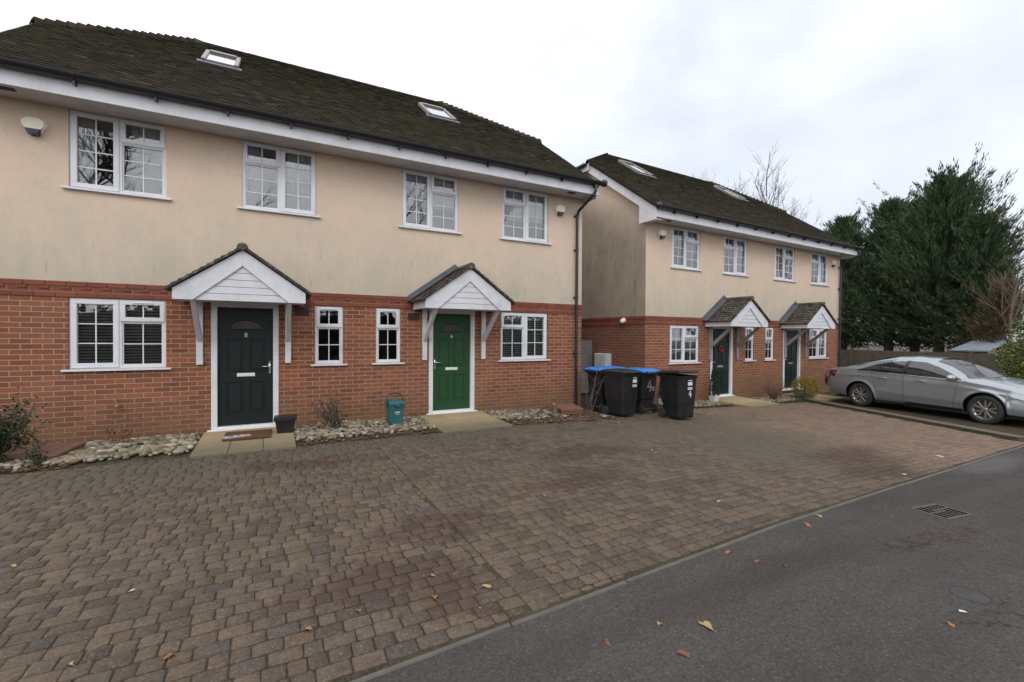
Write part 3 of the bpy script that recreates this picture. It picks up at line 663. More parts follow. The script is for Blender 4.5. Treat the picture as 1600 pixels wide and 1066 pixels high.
def house(loc, rz, dz, G, Un, D, label, doormats, nums, brace_mat, backs, sides, alarms, sky, pipe, zfoot, pc, doorlabels):
    h = empty('semi_detached_house', loc, rz, label=label, cat='house')
    z_ = dz
    ops = [(a, b, -.525+z_, .512+z_) for (a, b, k) in G]+[(a-.085, b+.085, -1.551+z_, .525+z_) for (a, b) in D]
    uo = [(a, b, 2.088+z_, 3.212+z_) for (a, b, k) in Un]
    zf = zfoot
    lo = MB(); wall_front(lo, -HW, HW, zf, .742+z_, ops, .10)
    lo.quad((HW, 0, zf), (HW, DEPTH, zf), (HW, DEPTH, .742+z_), (HW, 0, .742+z_))
    lo.quad((HW, DEPTH, zf), (-HW, DEPTH, zf), (-HW, DEPTH, .742+z_), (HW, DEPTH, .742+z_))
    lo.build('brick_wall', 'brick', h)
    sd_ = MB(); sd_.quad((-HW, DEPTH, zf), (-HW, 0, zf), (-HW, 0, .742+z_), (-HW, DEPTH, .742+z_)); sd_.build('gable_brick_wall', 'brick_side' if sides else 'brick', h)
    zt = 3.222+z_
    up = MB(); wall_front(up, -HW, HW, .7421+z_, zt, uo, .10)
    gp = [(DEPTH, .7421+z_), (0, .7421+z_), (0, zt), (0, ZE+TP*OVH-.06+z_), (YK+.3, ZK+.14+z_), (DEPTH-YK-.3, ZK+.14+z_), (DEPTH, ZE+TP*OVH-.06+z_)]
    up.add([(HW, y, z) for y, z in gp], [tuple(range(len(gp)))[::-1]])
    up.quad((HW, DEPTH, .742+z_), (-HW, DEPTH, .742+z_), (-HW, DEPTH, zt+.2), (HW, DEPTH, zt+.2))
    up.build('rendered_wall', 'render', h)
    gs = MB(); gs.add([(-HW, y, z) for y, z in gp], [tuple(range(len(gp)))]); gs.build('gable_rendered_wall', 'render_side' if sides else 'render', h)
    # interior: floors, back partition -> dark rooms behind the glass
    it = MB(); it.box(-HW+.12, HW-.12, 2.6, 2.7, zf, zt); it.box(-HW+.12, HW-.12, .12, 2.6, .85+z_, .95+z_); it.box(-HW+.12, HW-.12, .12, 2.6, -1.75+z_, -1.65+z_)
    it.box(-HW+.12, HW-.12, .12, 2.6, zt-.02, zt+.04); it.box(-.1, .1, .12, 2.6, -1.65+z_, .85+z_); it.box(-.1, .1, .12, 2.6, .95+z_, zt-.02)
    it.box(-HW+.02, -HW+.11, .12, 2.6, -1.65+z_, zt); it.box(HW-.11, HW-.02, .12, 2.6, -1.65+z_, zt)
    for (a, b) in D: it.box(a-.3, b+.3, .20, .26, -1.65+z_, .849+z_)
    it.build('interior', 'interior', h)
    # projecting brick band: three courses with a dentil course
    bd = MB(); zb = .515+z_
    def runx(m, x0, x1, z0, z1, y, L=.225, off=0, gap=.009, spans=None):
        x = x0-off
        while x < x1:
            a, b = max(x, x0), min(x+L-gap, x1)
            if b-a > .02: m.box(a, b, y+random.uniform(-.0015, .0015), .01, z0, z1)
            x += L
    for y0, z0, z1, L, off in ((-.015, zb+.004, zb+.068, .225, 0), (-.019, zb+.157, zb+.225, .225, .11)): runx(bd, -HW, HW, z0, z1, y0, L, off)
    runx(bd, -HW, HW, zb+.079, zb+.147, -.008, .225, .05); x = -HW+.05
    while x < HW-.1: bd.box(x, x+.102, -.020, -.0101, zb+.115, zb+.147); x += .225
    bd.build('brick_band', 'brick_band', h, bevel=.003)
    mo = MB(); mo.box(-HW, HW, -.0045, -.0005, zb, zb+.2265); mo.build('band_mortar', 'mortar', h)
    for sx in (-1, 1):
        b2 = MB(); x0 = sx*HW
        y = 0
        while y < DEPTH:
            for (pz, pr, off) in ((.004, .022, 0), (.157, .026, .1), (.079, .008, .05)):
                a, b = max(y-off, 0), min(y-off+.216, DEPTH)
                if b > a: b2.box(*sorted((x0-sx*.01, x0+sx*pr)), a, b, zb+pz, zb+pz+.067)
            y += .225
        b2.build('side_brick_band', 'brick_band', h)
    # soffit, fascia, gutter
    s = MB(); s.box(-VX+.03, VX-.03, -OVH+.022, -.001, 3.214+z_, 3.221+z_)
    sfo = s.build('soffit', 'soffit', h)
    for vx in (-HW+.4, HW-.62): vv = MB(); vv.box(vx, vx+.20, -.35, -.25, 3.206+z_, 3.2139+z_); vv.build('soffit_vent', 'vent_brown', sfo)
    fa = MB(); fa.box(-VX-(.158-.03 if sides else 0), VX, -OVH, -OVH+.02, 3.178+z_, 3.40+z_)
    fa.build('fascia', 'white_board', h, bevel=.003)
    for sg in (-1, 1):      # verge boards with boxed ends
        b = MB(); xo = sg*(VX-.03+ (0.16 if (sides and sg < 0) else 0)); xi = xo-sg*.028
        fn = lambda u, v, dd: (xi+(xo-xi)*dd, u, v+z_)
        y0, y1 = -OVH+.021, 0.06
        zl = lambda y: ZE+TP*(y+OVH)-.03
        b.prism([(y0, 3.115), (y1, 3.115), (y1, zl(y1)-.27), (YK+.35, zl(YK+.35)-.27), (YK+.35, zl(YK+.35)-.07), (YK, zl(YK)), (y0, zl(y0))], 0, 1, fn)
        b.build('barge_board', 'white_board', h, bevel=.004); b = MB()
        b.prism([(DEPTH-y0, 3.115), (DEPTH-y1, 3.115), (DEPTH-y1, zl(y1)-.27), (DEPTH-YK-.35, zl(YK+.35)-.27), (DEPTH-YK-.35, zl(YK+.35)-.07), (DEPTH-YK, zl(YK)), (DEPTH-y0, zl(y0))], 0, 1, fn)
        b.build('barge_board', 'white_board', h, bevel=.004)
        e = MB(); a, c = sorted((xi, sg*HW)); 
        if c-a > .01: e.box(a+.001, c+.0, y0, -.0, 3.12+z_, 3.135+z_); e.build('verge_soffit', 'soffit', h)
        xvg = VX-.03 if sg > 0 else (VX-.10+(.29 if sides else 0))
        # high-level half-hip fascia and gutter
        g = MB(); g.box(*sorted((sg*(xvg-.03), sg*(xvg-.006))), YK-.05, DEPTH-YK+.05, ZK-.22+z_, ZK-.02+z_); g.build('hip_fascia', 'white_board', h)
        g = MB(); g.tube([(sg*(xvg+.05), YK+.10, ZK-.05+z_), (sg*(xvg+.05), DEPTH-YK+.12, ZK-.02+z_)], .058, 10); g.build('hip_gutter', 'black_plastic', h, smooth=True)
    g = MB(); yc, zc, rg = -OVH-.082, 3.447+z_, .076; K = 10
    xL, xR = -VX-.02-(.12 if sides else 0), VX+.08
    for (r, fl) in ((rg, 1), (rg-.006, -1)):
        A = [(yc+r*cos(pi+pi*k/K), zc+r*1.0*sin(pi+pi*k/K)) for k in range(K+1)]
        g.add([(xL, y, z) for y, z in A]+[(xR, y, z) for y, z in A], [(k, k+1, k+K+2, k+K+1)[::fl] for k in range(K)])
    for x in (xL, xR):
        A = [(x, yc+rg*cos(pi+pi*k/K), zc+rg*sin(pi+pi*k/K)) for k in range(K+1)]; g.add(A, [tuple(range(K+1))])
        g.tube([(x-.03, yc, zc-.006), (x+.03, yc, zc-.006)], .080, 12)
    gu = g.build('gutter', 'black_plastic', h, smooth=True)
    x = -VX+.45
    while x < VX:
        br = MB()
        A = [(yc+(rg+.007)*cos(pi+pi*k/K), zc+(rg+.007)*sin(pi+pi*k/K)) for k in range(K+1)]
        br.add([(x, y, z) for y, z in A]+[(x+.045, y, z) for y, z in A], [(k, k+1, k+K+2, k+K+1) for k in range(K)]); br.box(x+.01, x+.035, yc-.01, -OVH-.001, zc-.125, zc-.065)
        br.build('bracket', 'black_plastic', gu); x += .87
    # roof
    r = MB(); cp, sp_ = cos(PITCH), sin(PITCH); Lk = (YK+OVH)/cp; Lr = (YR+OVH)/cp
    xl = -VX+.10-(.29 if sides else 0); xr = VX-.03
    poly = [(xl, 0), (xr, 0), (xr, Lk), (RX, Lr), (-RX, Lr), (xl, Lk)]
    Z0 = ZE+z_
    tiles(r, (0, -OVH-.03, Z0-.02), (1, 0, 0), (0, cp, sp_), poly)
    tiles(r, (0, DEPTH+OVH+.03, Z0-.02), (-1, 0, 0), (0, -cp, sp_), [(-u, v) for u, v in poly][::-1], .2, .4, .03)
    for sg in (-1, 1):
        xv = xr if sg > 0 else xl
        dirn = Vector((-(xv-sg*RX), 0, (YR-YK)*TP)); Ls = dirn.length; half = (DEPTH-2*YK)/2
        tiles(r, (xv, DEPTH/2, ZK+z_-.02), (0, sg, 0), dirn, [(-half, -.12), (half, -.12), (half, 0), (0, Ls), (-half, 0)], .1, .166)
    # under-layer so that no light comes through
    yb = DEPTH+OVH; eps = -.03
    Vv = [(xl, -OVH, Z0+eps), (xr, -OVH, Z0+eps), (xr, YK, ZK+z_+eps), (RX, YR, ZR+z_+eps), (-RX, YR, ZR+z_+eps), (xl, YK, ZK+z_+eps),
          (xl, yb, Z0+eps), (xr, yb, Z0+eps), (xr, DEPTH-YK, ZK+z_+eps), (xl, DEPTH-YK, ZK+z_+eps)]
    r.add(Vv, [(0, 1, 2, 3, 4, 5), (6, 9, 4, 3, 8, 7), (2, 8, 3), (5, 4, 9)])
    rf = r.build('roof', 'roof_tile', h)
    for sg in (-1, 1):
        xv = xr if sg > 0 else xl
        for (yy, yk) in ((1, YK), (-1, DEPTH-YK)):
            a = (xv, yk, ZK+z_); c = (sg*RX, YR, ZR+z_)
            b = MB(); bonnets(b, a, c, Vector((0, -yy*cp, -sp_)), Vector((sg*.86, 0, -.5))); b.build('hip_tiles', 'roof_tile', rf)
    rd = MB(); x = -RX-.1; K = 8
    while x < RX:
        A = [(YR+.12*cos(pi*j/K), ZR+z_-.085+.10*sin(pi*j/K)+random.uniform(0, .004)) for j in range(K+1)]; x1 = min(x+.455, RX+.1)
        rd.add([(x, y, z) for y, z in A]+[(x1, y, z-.006) for y, z in A]+[(x, YR, ZR+z_-.08)], [(j+1, j, j+K+1, j+K+2) for j in range(K)]+[tuple(range(K+1))]); x += .45
    rd.build('ridge_tiles', 'roof_tile', rf)
    for (a, b, c, d) in sky:
        skylight_at(h, a, b, c, d, z_)
    for (a, b, k), bk in zip(G, backs[0]): window(h, a, b, -.525+z_, .512+z_, k, 3 if k != 'S' else 2, bk)
    for (a, b, k), bk in zip(Un, backs[1]): window(h, a, b, 2.088+z_, 3.212+z_, k, 4, bk)
    for (a, b), mt, nu, hg, lb in zip(D, doormats, nums, 'LR' if nums[0] else 'RR', doorlabels): door(h, a, b, -1.5+z_, .439+z_, mt, hg, nu, label=lb)
    for c in pc: porch(h, c, brace_mat, .49+z_)
    for (ax, az) in alarms:
        bx = MB(); A = [(-.13, .02), (-.125, .085), (-.06, .125), (.06, .125), (.125, .085), (.13, .02), (.05, -.10), (-.05, -.10)]
        fr_ = [(x*.82, z*.82+.004) for x, z in A]; nA = len(A)
        bx.add([(ax+x, -.002, az+z) for x, z in A]+[(ax+x, -.05, az+z) for x, z in A]+[(ax+x, -.085, az+z) for x, z in fr_],
               [(i, (i+1) % nA, (i+1) % nA+nA, i+nA)[::-1] for i in range(nA)]+[(i+nA, (i+1) % nA+nA, (i+1) % nA+2*nA, i+2*nA)[::-1] for i in range(nA)]+[tuple(range(2*nA, 3*nA))])
        ab = bx.build('alarm_box', 'alarm_cream', h, bevel=.006, seg=2)
        c = MB(); B_ = [(-.088, -.035), (.088, -.035), (.048, -.112), (-.048, -.112)]; c.prism(B_[::-1], 0, 1, lambda u, v, dd: (ax+u, -.094+.09*dd, az+v)); c.build('strobe_lens', 'alarm_blue', ab, bevel=.008, seg=2)
    px, pz0 = pipe
    pp = MB(); zz = 3.39+z_
    pp.tube([(px+.10, yc, zz+.02), (px+.10, yc, zz-.16), (px+.07, yc+.04, zz-.24), (px-.0, -.12, zz-.50), (px-.0, -.065, zz-.60), (px, -.065, pz0)], .034, 10)
    for zc_ in (zz-.60, .9+z_, 2.0+z_, -.4+z_): pp.tube([(px, -.065, zc_-.04), (px, -.065, zc_+.04)], .041, 10); pp.box(px-.06, px+.06, -.03, -.001, zc_-.015, zc_+.015)
    pp.build('downpipe', 'black_plastic', h, smooth=False)
    return h
def skylight_at(h, a, b, c, d, z_):
    global ZE
    k = ZE; ZE = ZE+z_; skylight(h, a, b, c, d); ZE = k
H1 = house((1.41, 8.73, 0), 0, 0,
    [(-4.005, -2.875, 'FO'), (-.754, -.281, 'S'), (.297, .761, 'S'), (2.91, 4.085, 'OF')],
    [(-3.995, -2.865, 'FO'), (-1.863, -.733, 'OF'), (.78, 1.93, 'FO'), (2.936, 4.088, 'OF')],
    [(-2.207, -1.408), (1.409, 2.219)],
    'nearer cream rendered and red brick house pair with black and bright green doors', ['door_black', 'door_green'], ['8', '6'], 'white_board',
    (['blind_dark', 'dark', 'dark', 'blind'], ['curtain', 'curtain', 'half_blind', 'half_blind']), False,
    [(-4.34, 2.85), (4.38, 2.86)], [(-2.66, -2.03, 3.22, 4.27), (1.92, 2.64, 3.18, 4.30)], (4.84, -1.66), -1.8, [-1.81, 1.86],
    ['black front door numbered 8', 'bright green front door numbered 6'])
A2 = R(2.4277); C2 = 5.63
L2 = (8+C2*cos(A2), 8.859+C2*sin(A2), 0)
q = lambda a: a-13.63
H2 = house(L2, A2, -.193,
    [(q(9.539), q(10.74), 'FO'), (q(12.92), q(13.363), 'S'), (q(13.987), q(14.446), 'S'), (q(16.619), q(17.793), 'OF')],
    [(q(9.588), q(10.743), 'FO'), (q(11.825), q(12.962), 'OF'), (q(14.455), q(15.615), 'FO'), (q(16.674), q(17.811), 'OF')],
    [(q(11.34), q(12.2)), (q(15.08), q(15.95))],
    'farther cream rendered and brick house pair with grimy side wall, dark green doors', ['door_dark', 'door_dark'], [None, None], 'grey_board',
    (['half_blind', 'dark', 'dark', 'curtain'], ['curtain', 'curtain', 'curtain', 'curtain']), True,
    [(q(9.15), 2.72), (q(18.1), 2.70)], [(q(10.6), q(11.3), 3.50, 4.66), (q(15.75), q(16.45), 3.55, 4.70)], (q(18.58), -1.9), -2.2, [q(11.85), q(15.7)],
    ['dark green front door with a red wreath', 'plain dark green front door'])
def P2(x, yl=0, z=0):      # local facade coordinate of the second pair -> world
    a = x-13.63; return Vector((L2[0]+a*cos(A2)-yl*sin(A2), L2[1]+a*sin(A2)+yl*cos(A2), z))

# things fixed to the walls
def airbrick(x, z, parent):
    m = MB(); m.box(x-.11, x+.11, -.006, .004, z-.07, z+.07)
    for k in range(5): m.box(x-.10, x+.10, -.012, -.0065, z-.06+k*.026, z-.048+k*.026)
    m.build('air_brick', 'vent_brown', parent)
airbrick(.45-1.41, .40, H1); airbrick(2.42-1.41, .36, H1)
o = MB().lathe([(0, -.036), (.018, -.03), (.03, -.015), (.034, 0), (.03, .015), (.018, .03), (0, .036)], 14, Matrix.Translation((0, 0, 0)))
e = empty('hanging_ornament', (-2.04, 8.66, -1.08), label='small orange glass bauble on a hook below the left ground floor window', cat='ornament')
o.build('ball', 'orange_ball', e, smooth=True); m = MB(); m.tube([(0, 0, .044), (0, .0, .085), (0, .068, .09)], .005, 6); m.build('hook', 'iron', e)

g = MB(); g.lathe([(0, 0), (.07, 0), (.075, .05), (.05, .10), (0, .11)], 16, Matrix.Translation((-HW-.004, .75, .44)) @ Matrix.Rotation(-pi/2, 4, 'Y'))
g.lathe([(0, -.05), (.05, -.04), (.07, .0), (.055, .05), (0, .06)], 14, Matrix.Translation((-HW-.13, .70, .41))); g.build('security_light', 'brass_white', H2, smooth=True)
g = MB(); g.box(-HW-.20, -HW-.002, 1.25, 1.77, -1.12, -.49); mb = g.build('meter_box', 'meter_box', H2, bevel=.012)
g = MB(); g.box(-HW-.215, -HW-.2005, 1.28, 1.74, -1.08, -.53); g.build('meter_door', 'meter_box', mb, bevel=.006)

# ------------------------------------------------------------------ door steps
def ramp(name, label, X0, X1, Y0, Y1, zf, zb, cols, rows, M=None):
    m = MB()
    for i in range(cols):
        for j in range(rows):
            a, b = X0+(X1-X0)*i/cols+.003, X0+(X1-X0)*(i+1)/cols-.003; c, d = Y0+(Y1-Y0)*j/rows+.003, Y0+(Y1-Y0)*(j+1)/rows-.003
            z = lambda y: zf+(zb-zf)*(y-Y0)/(Y1-Y0)+0
            dz = random.uniform(-.002, .002)
            P = [(x, y, z(y)+h+dz) for h in (-.09, 0) for (x, y) in ((a, c), (b, c), (b, d), (a, d))]
            if M: P = [M @ Vector(p) for p in P]
            m.add(P, [(4, 5, 6, 7), (0, 1, 5, 4), (1, 2, 6, 5), (2, 3, 7, 6), (3, 0, 4, 7)])
    o = m.build(name, 'slab_buff', bevel=.004); return tag(o, label, 'doorstep')
ramp('slab_doorstep', 'buff slab ramp in front of the black door numbered 8', -.97, .30, 7.19, 8.66, -1.600, -1.565, 3, 2)
ramp('slab_doorstep', 'buff slab ramp in front of the bright green door', 2.50, 3.82, 7.19, 8.66, -1.600, -1.565, 3, 3)
MW = Matrix.Translation((L2[0], L2[1], 0)) @ Matrix.Rotation(A2, 4, 'Z')
for (a, lb) in ((11.77, 'buff slab ramp below the dark green door with the wreath'), (15.5, 'buff slab ramp below the plain dark green door by the yellow shrub')):
    ramp('slab_doorstep', lb, a-13.63-.65, a-13.63+.65, -1.35, -.06, gz(a)+.03, gz(a)+.09, 3, 3, MW)

# ------------------------------------------------------------------ beds, pebbles, leaf litter
def bed(x0, x1, y0, y1f, name='flower_bed', off=-.004):
    m = MB(); n_ = 24
    for i in range(n_):
        for j in range(8):
            P = []
            for (a, b) in ((i, j), (i+1, j), (i+1, j+1), (i, j+1)):
                x = x0+(x1-x0)*a/n_; lo = y0+(.03*sin(x*5)); hi = y1f(x); t = b/8
                P.append((x, lo+(hi-lo)*t, gz(x)+off+.03*sin(pi*min(t*1.4, 1)/2)*(1+.5*sin(x*7+t*9))))
            m.quad(*P)
    tag(m.build(name, 'soil', smooth=True), kind='structure')
bed(-6, -.96, 7.30, lambda x: 8.74); bed(.29, 2.52, 7.30, lambda x: 8.74); bed(3.81, 6.35, 7.28, lambda x: 8.74)
ICO = None
def ico():
    global ICO
    if ICO is None:
        import bmesh
        b = bmesh.new(); bmesh.ops.create_icosphere(b, subdivisions=2, radius=1)
        ICO = (np.array([v.co[:] for v in b.verts]), np.array([[v.index for v in f.verts] for f in b.faces])); b.free()
    return ICO
def stones(name, label, n, area, size, mat='pebble', zoff=.0, cat='pebbles'):
    V0, F0 = ico(); Vs, Fs = [], []
    for i in range(n):
        x, y = area(); s = size*random.uniform(.55, 1.35); sc = np.array([s, s*random.uniform(.6, .9), s*random.uniform(.4, .6)])
        v = V0*sc*(1+.10*np.sin(V0[:, [1, 2, 0]]*random.uniform(2, 4)+random.random()*6)); a = random.random()*pi; b = random.uniform(-.3, .3)
        Rz = np.array([[cos(a), -sin(a), 0], [sin(a), cos(a), 0], [0, 0, 1]]); Rx = np.array([[1, 0, 0], [0, cos(b), -sin(b)], [0, sin(b), cos(b)]])
        v = v @ Rx.T @ Rz.T+np.array([x, y, gz(x)+.022+s*.3+random.uniform(0, .022)+zoff]); Fs.append(F0+len(Vs)*len(V0)); Vs.append(v)
    o = fastmesh(name, np.concatenate(Vs), np.concatenate(Fs), mat, smooth=True); return tag(o, label, cat, kind='stuff')
def rnd(x0, x1, y0, y1, front=0):
    def f():
        while True:
            x = random.uniform(x0, x1); y = random.uniform(y0, y1)
            if front and random.random() < max(0, (y0+front-y)/front)*.7: continue
            return x, y
    return f
stones('pebbles', 'pale river pebbles in the bed left of the black door', 1150, rnd(-2.9, -1.0, 7.42, 8.7, .1), .045)
stones('pebbles', 'pale pebbles in the bed between the two nearer doors', 1050, rnd(.32, 2.5, 7.45, 8.7, .3), .041)
stones('pebbles', 'pebbles mixed with leaves right of the bright green door', 700, rnd(3.84, 5.3, 7.6, 8.68, .3), .033)
stones('pebbles', 'pebbles along the front of the farther houses', 900, lambda: (lambda x, y: tuple(P2(x, y))[:2])(random.choice((random.uniform(9.2, 11.0), random.uniform(12.5, 14.8))), random.uniform(-.9, -.1)), .034, zoff=-.02)
def scraps(name, label, n, area, size, mat, cat, zo=.0, up=.5):
    V = np.zeros((n*4, 3)); 
    for i in range(n):
        x, y = area(); s = size*random.uniform(.5, 1.3); a = random.random()*2*pi; t = random.uniform(-up, up); z = gz(x)+zo+random.uniform(0, .03)
        c_, s_ = cos(a), sin(a)
        for k, (u, v, w) in enumerate(((-1, 0, 0), (0, -.45, .15), (1, 0, random.uniform(0, .3)), (0, .45, .15))):
            V[i*4+k] = (x+(u*c_-v*s_)*s, y+(u*s_+v*c_)*s, z+(w*s)+u*t*s*.4+abs(t)*s*.4)
    o = fastmesh(name, V, np.arange(n*4).reshape(-1, 4), mat); return tag(o, label, cat, kind='stuff')
scraps('leaf_litter', 'brown leaf litter along the beds of the nearer houses', 2600, lambda: random.choice((rnd(.35, 2.5, 7.26, 7.75), rnd(3.84, 6.3, 7.2, 8.1), rnd(3.84, 6.3, 7.2, 8.1), rnd(-3.2, -2.2, 7.3, 8)))(), .036, 'dead_leaf', 'leaf litter', .008)
scraps('leaf_litter', 'thin scatter of leaf crumbs on the paving', 420, rnd(-4, 10, 2.4, 7.4), .011, 'dead_leaf', 'leaf litter', -.026+.03, .1)
def blades(name, label, n, area, h, mat='grass'):
    V = np.zeros((n*3, 3))
    for i in range(n):
        x, y = area(); a = random.random()*2*pi; hh = h*random.uniform(.4, 1.3); w = .004+h*.03; z = gz(x)
        V[i*3] = (x-w*cos(a), y-w*sin(a), z-.01); V[i*3+1] = (x+w*cos(a), y+w*sin(a), z-.01); V[i*3+2] = (x+random.uniform(-.5, .5)*hh, y+random.uniform(-.5, .5)*hh, z+hh)
    return tag(fastmesh(name, V, np.arange(n*3).reshape(-1, 3), mat), label, 'weeds', kind='stuff')
def line_area():
    t = random.random(); p = p0+d*(t*5.5)-nn*(-.02+abs(random.gauss(0, .08))); return p.x, p.y
blades('weeds', 'grass and moss along the low kerb beside the parked car', 4200, line_area, .045)
blades('weeds', 'grass tufts at the edge of the pebble beds', 1100, lambda: random.choice((rnd(.33, .75, 7.28, 7.7), rnd(1.9, 2.5, 7.25, 7.8), rnd(-2.6, -1.0, 7.26, 7.5), rnd(4, 5, 7.3, 7.7)))(), .05)
blades('weeds', 'moss blades and weeds in front of the farther houses', 1000, lambda: tuple(P2(random.uniform(9.2, 16.4), random.uniform(-1.2, -.5)))[:2], .05)
# side path between the two houses
strip('path', [6.2, 8.8], 7.95, 20, -.011, 'joint')

# ------------------------------------------------------------------ wheelie bins
def wheelie(name, label, loc, rz, lid, open_=0, marks=None, group='wheelie bins between the two pairs of houses'):
    e = empty(name, (loc[0], loc[1], gz(loc[0])), rz, label=label, cat='wheelie bin', group=group)
    b = MB(); H0, H1_ = .05, .93
    def sect(z, w, yf, yb, r=.035):
        P = []
        for (cx, cy, a0) in ((w/2-r, yb-r, 0), (-w/2+r, yb-r, 90), (-w/2+r, yf+r, 180), (w/2-r, yf+r, 270)):
            for k in range(4): a = R(a0+k*30); P.append((cx+r*cos(a), cy+r*sin(a), z))
        return P
    S = [sect(H0, .40, -.24, .20), sect(.10, .41, -.25, .23), sect(.32, .43, -.262, .245), sect(.34, .445, -.268, .27), sect(.80, .475, -.29, .31), sect(H1_-.05, .48, -.295, .315), sect(H1_-.045, .505, -.31, .335), sect(H1_, .51, -.315, .34)]
    o = []
    for s_ in S: o += s_
    K = len(S[0]); b.add(o, [(i*K+k, i*K+(k+1) % K, (i+1)*K+(k+1) % K, (i+1)*K+k) for i in range(len(S)-1) for k in range(K)]+[tuple(range(K-1, -1, -1))])
    for x in (-.14, 0, .14): b.box(x-.008, x+.008, -.279, -.262, .36, .78)       # front ribs
    b.box(-.24, .24, .335, .375, H1_-.055, H1_-.02); b.tube([(-.21, .42, H1_+.0), (.21, .42, H1_+.0)], .016, 8)
    for x in (-.2, 0, .2): b.box(x-.014, x+.014, .33, .42, H1_-.03, H1_+.012)
    b.build('body', 'bin_black', e, bevel=.004)
    l = MB(); P0 = sect(0, .53, -.345, .36, .04); P1 = sect(.035, .53, -.345, .36, .04); P2_ = sect(.062, .46, -.29, .31, .05); P3 = sect(.075, .34, -.2, .2, .06)
    Ml = Matrix.Translation((0, .38, H1_+.004)) @ Matrix.Rotation(-open_, 4, 'X') @ Matrix.Translation((0, -.38, 0))
    al = [Ml @ Vector(p) for p in P0+P1+P2_+P3]
    l.add(al, [(i*K+k, i*K+(k+1) % K, (i+1)*K+(k+1) % K, (i+1)*K+k) for i in range(3) for k in range(K)]+[tuple(range(3*K, 4*K)), tuple(range(K-1, -1, -1))])
    l.box(-.13, .13, -.375, -.335, .008, .028, Ml)
    for x in (-.17, .17): l.box(x-.03, x+.03, .30, .43, .01, .04, Ml)
    l.build('lid', lid, e, smooth=False, bevel=.006)
    for sx in (-1, 1):
        w = MB(); M = Matrix.Translation((sx*.225, .245, .10)) @ Matrix.Rotation(pi/2, 4, 'Y')
        w.lathe([(.0, -.022), (.05, -.022), (.06, -.012), (.085, -.024), (.1, -.018), (.1, .018), (.085, .024), (.06, .012), (.05, .022), (0, .022)], 20, M); w.build('wheel', 'tyre', e)
    ax = MB(); ax.tube([(-.2, .245, .10), (.2, .245, .10)], .01, 6); ax.build('axle', 'iron', e)
    if marks: marks(e)
    return e
def strokes(e, name, pts_list, fn, mat='paint_white', r=.009):
    m = MB()
    for pts in pts_list:
        for a, b in zip(pts[:-1], pts[1:]):
            ax, az = a; bx, bz = b; dx, dz = bx-ax, bz-az; L = hypot(dx, dz); nx, nz_ = -dz/L*r, dx/L*r; ex, ez = dx/L*r*.5, dz/L*r*.5
            q_ = [(ax+nx-ex, az+nz_-ez), (ax-nx-ex, az-nz_-ez), (bx-nx+ex, bz-nz_+ez), (bx+nx+ex, bz+nz_+ez)]
            m.add([fn(u, w_, .0) for u, w_ in q_]+[fn(u, w_, .0015) for u, w_ in q_], [(0, 1, 2, 3), (7, 6, 5, 4), (0, 4, 5, 1), (1, 5, 6, 2), (2, 6, 7, 3), (3, 7, 4, 0)])
    return m.build(name, mat, e)
def tap_front(z): return -.268+(z-.34)*(-.022/.46)
FR = lambda u, z, o_: (u, tap_front(z)-.012-o_, z)          # front face (faces -Y)
BK = lambda u, z, o_: (-u, .27+(z-.34)*.04/.46+.0015+o_, z)    # back face (faces +Y)
SD = lambda u, z, o_: (-(.2225+(z-.34)*.015/.46)-.002-o_, -u, z)   # left side, reading direction flipped
FOUR = lambda x, z, s: [[(x+.012*s, z+.11*s), (x-.055*s, z-.01*s), (x+.06*s, z-.012*s)], [(x+.03*s, z+.05*s), (x+.02*s, z-.10*s)]]
def stickers(e, z0=.78, x0=.14):
    m = MB(); m.box(x0-.055, x0+.055, tap_front(z0)-.013, tap_front(z0)-.002, z0-.035, z0+.035); m.box(x0-.055, x0+.055, tap_front(z0-.10)-.013, tap_front(z0-.1)-.002, z0-.125, z0-.075); m.box(x0-.045, x0+.05, tap_front(z0+.07)-.013, tap_front(z0+.07)-.002, z0+.06, z0+.075)
    m.build('label_sticker', 'sticker', e)
    k = MB(); k.box(x0-.04, x0+.02, tap_front(z0-.1)-.0145, tap_front(z0-.1)-.0131, z0-.105, z0-.095); k.build('sticker_print', 'black_plastic', e)
wheelie('wheelie_bin', 'black bin with a black lid standing at the corner of the nearer house', (6.66, 7.58), R(4), 'bin_black', 0, lambda e: stickers(e, .77, .1))
wheelie('wheelie_bin', 'black bin with its black lid ajar and a small white 4, farthest right bin', (7.63, 6.90), R(-6), 'bin_black', R(5), lambda e: (stickers(e, .77, .05), strokes(e, 'painted_number', FOUR(.06, .55, .6), FR, 'sticker', .009)))
wheelie('wheelie_bin', 'blue lidded bin painted with large white 4 and 4a, facing away', (7.47, 7.88), R(184), 'bin_blue', 0,
    lambda e: (strokes(e, 'painted_number', FOUR(-.0, .62, 1.2)+[[(.14, .58), (.10, .60), (.085, .555), (.11, .52), (.15, .545), (.155, .60), (.16, .52)]], BK), strokes(e, 'painted_number', FOUR(0.0, .62, 1.0), lambda u, z, o_: (.2225+(z-.34)*.015/.46+.002+o_, u, z))))
wheelie('wheelie_bin', 'blue lidded bin tight against the corner of the nearer house, behind bare stems', (6.80, 8.32), R(90), 'bin_blue', 0)
wheelie('wheelie_bin', 'blue lidded bin mostly hidden behind the black bin at the corner', (7.12, 8.50), R(178), 'bin_blue', 0)

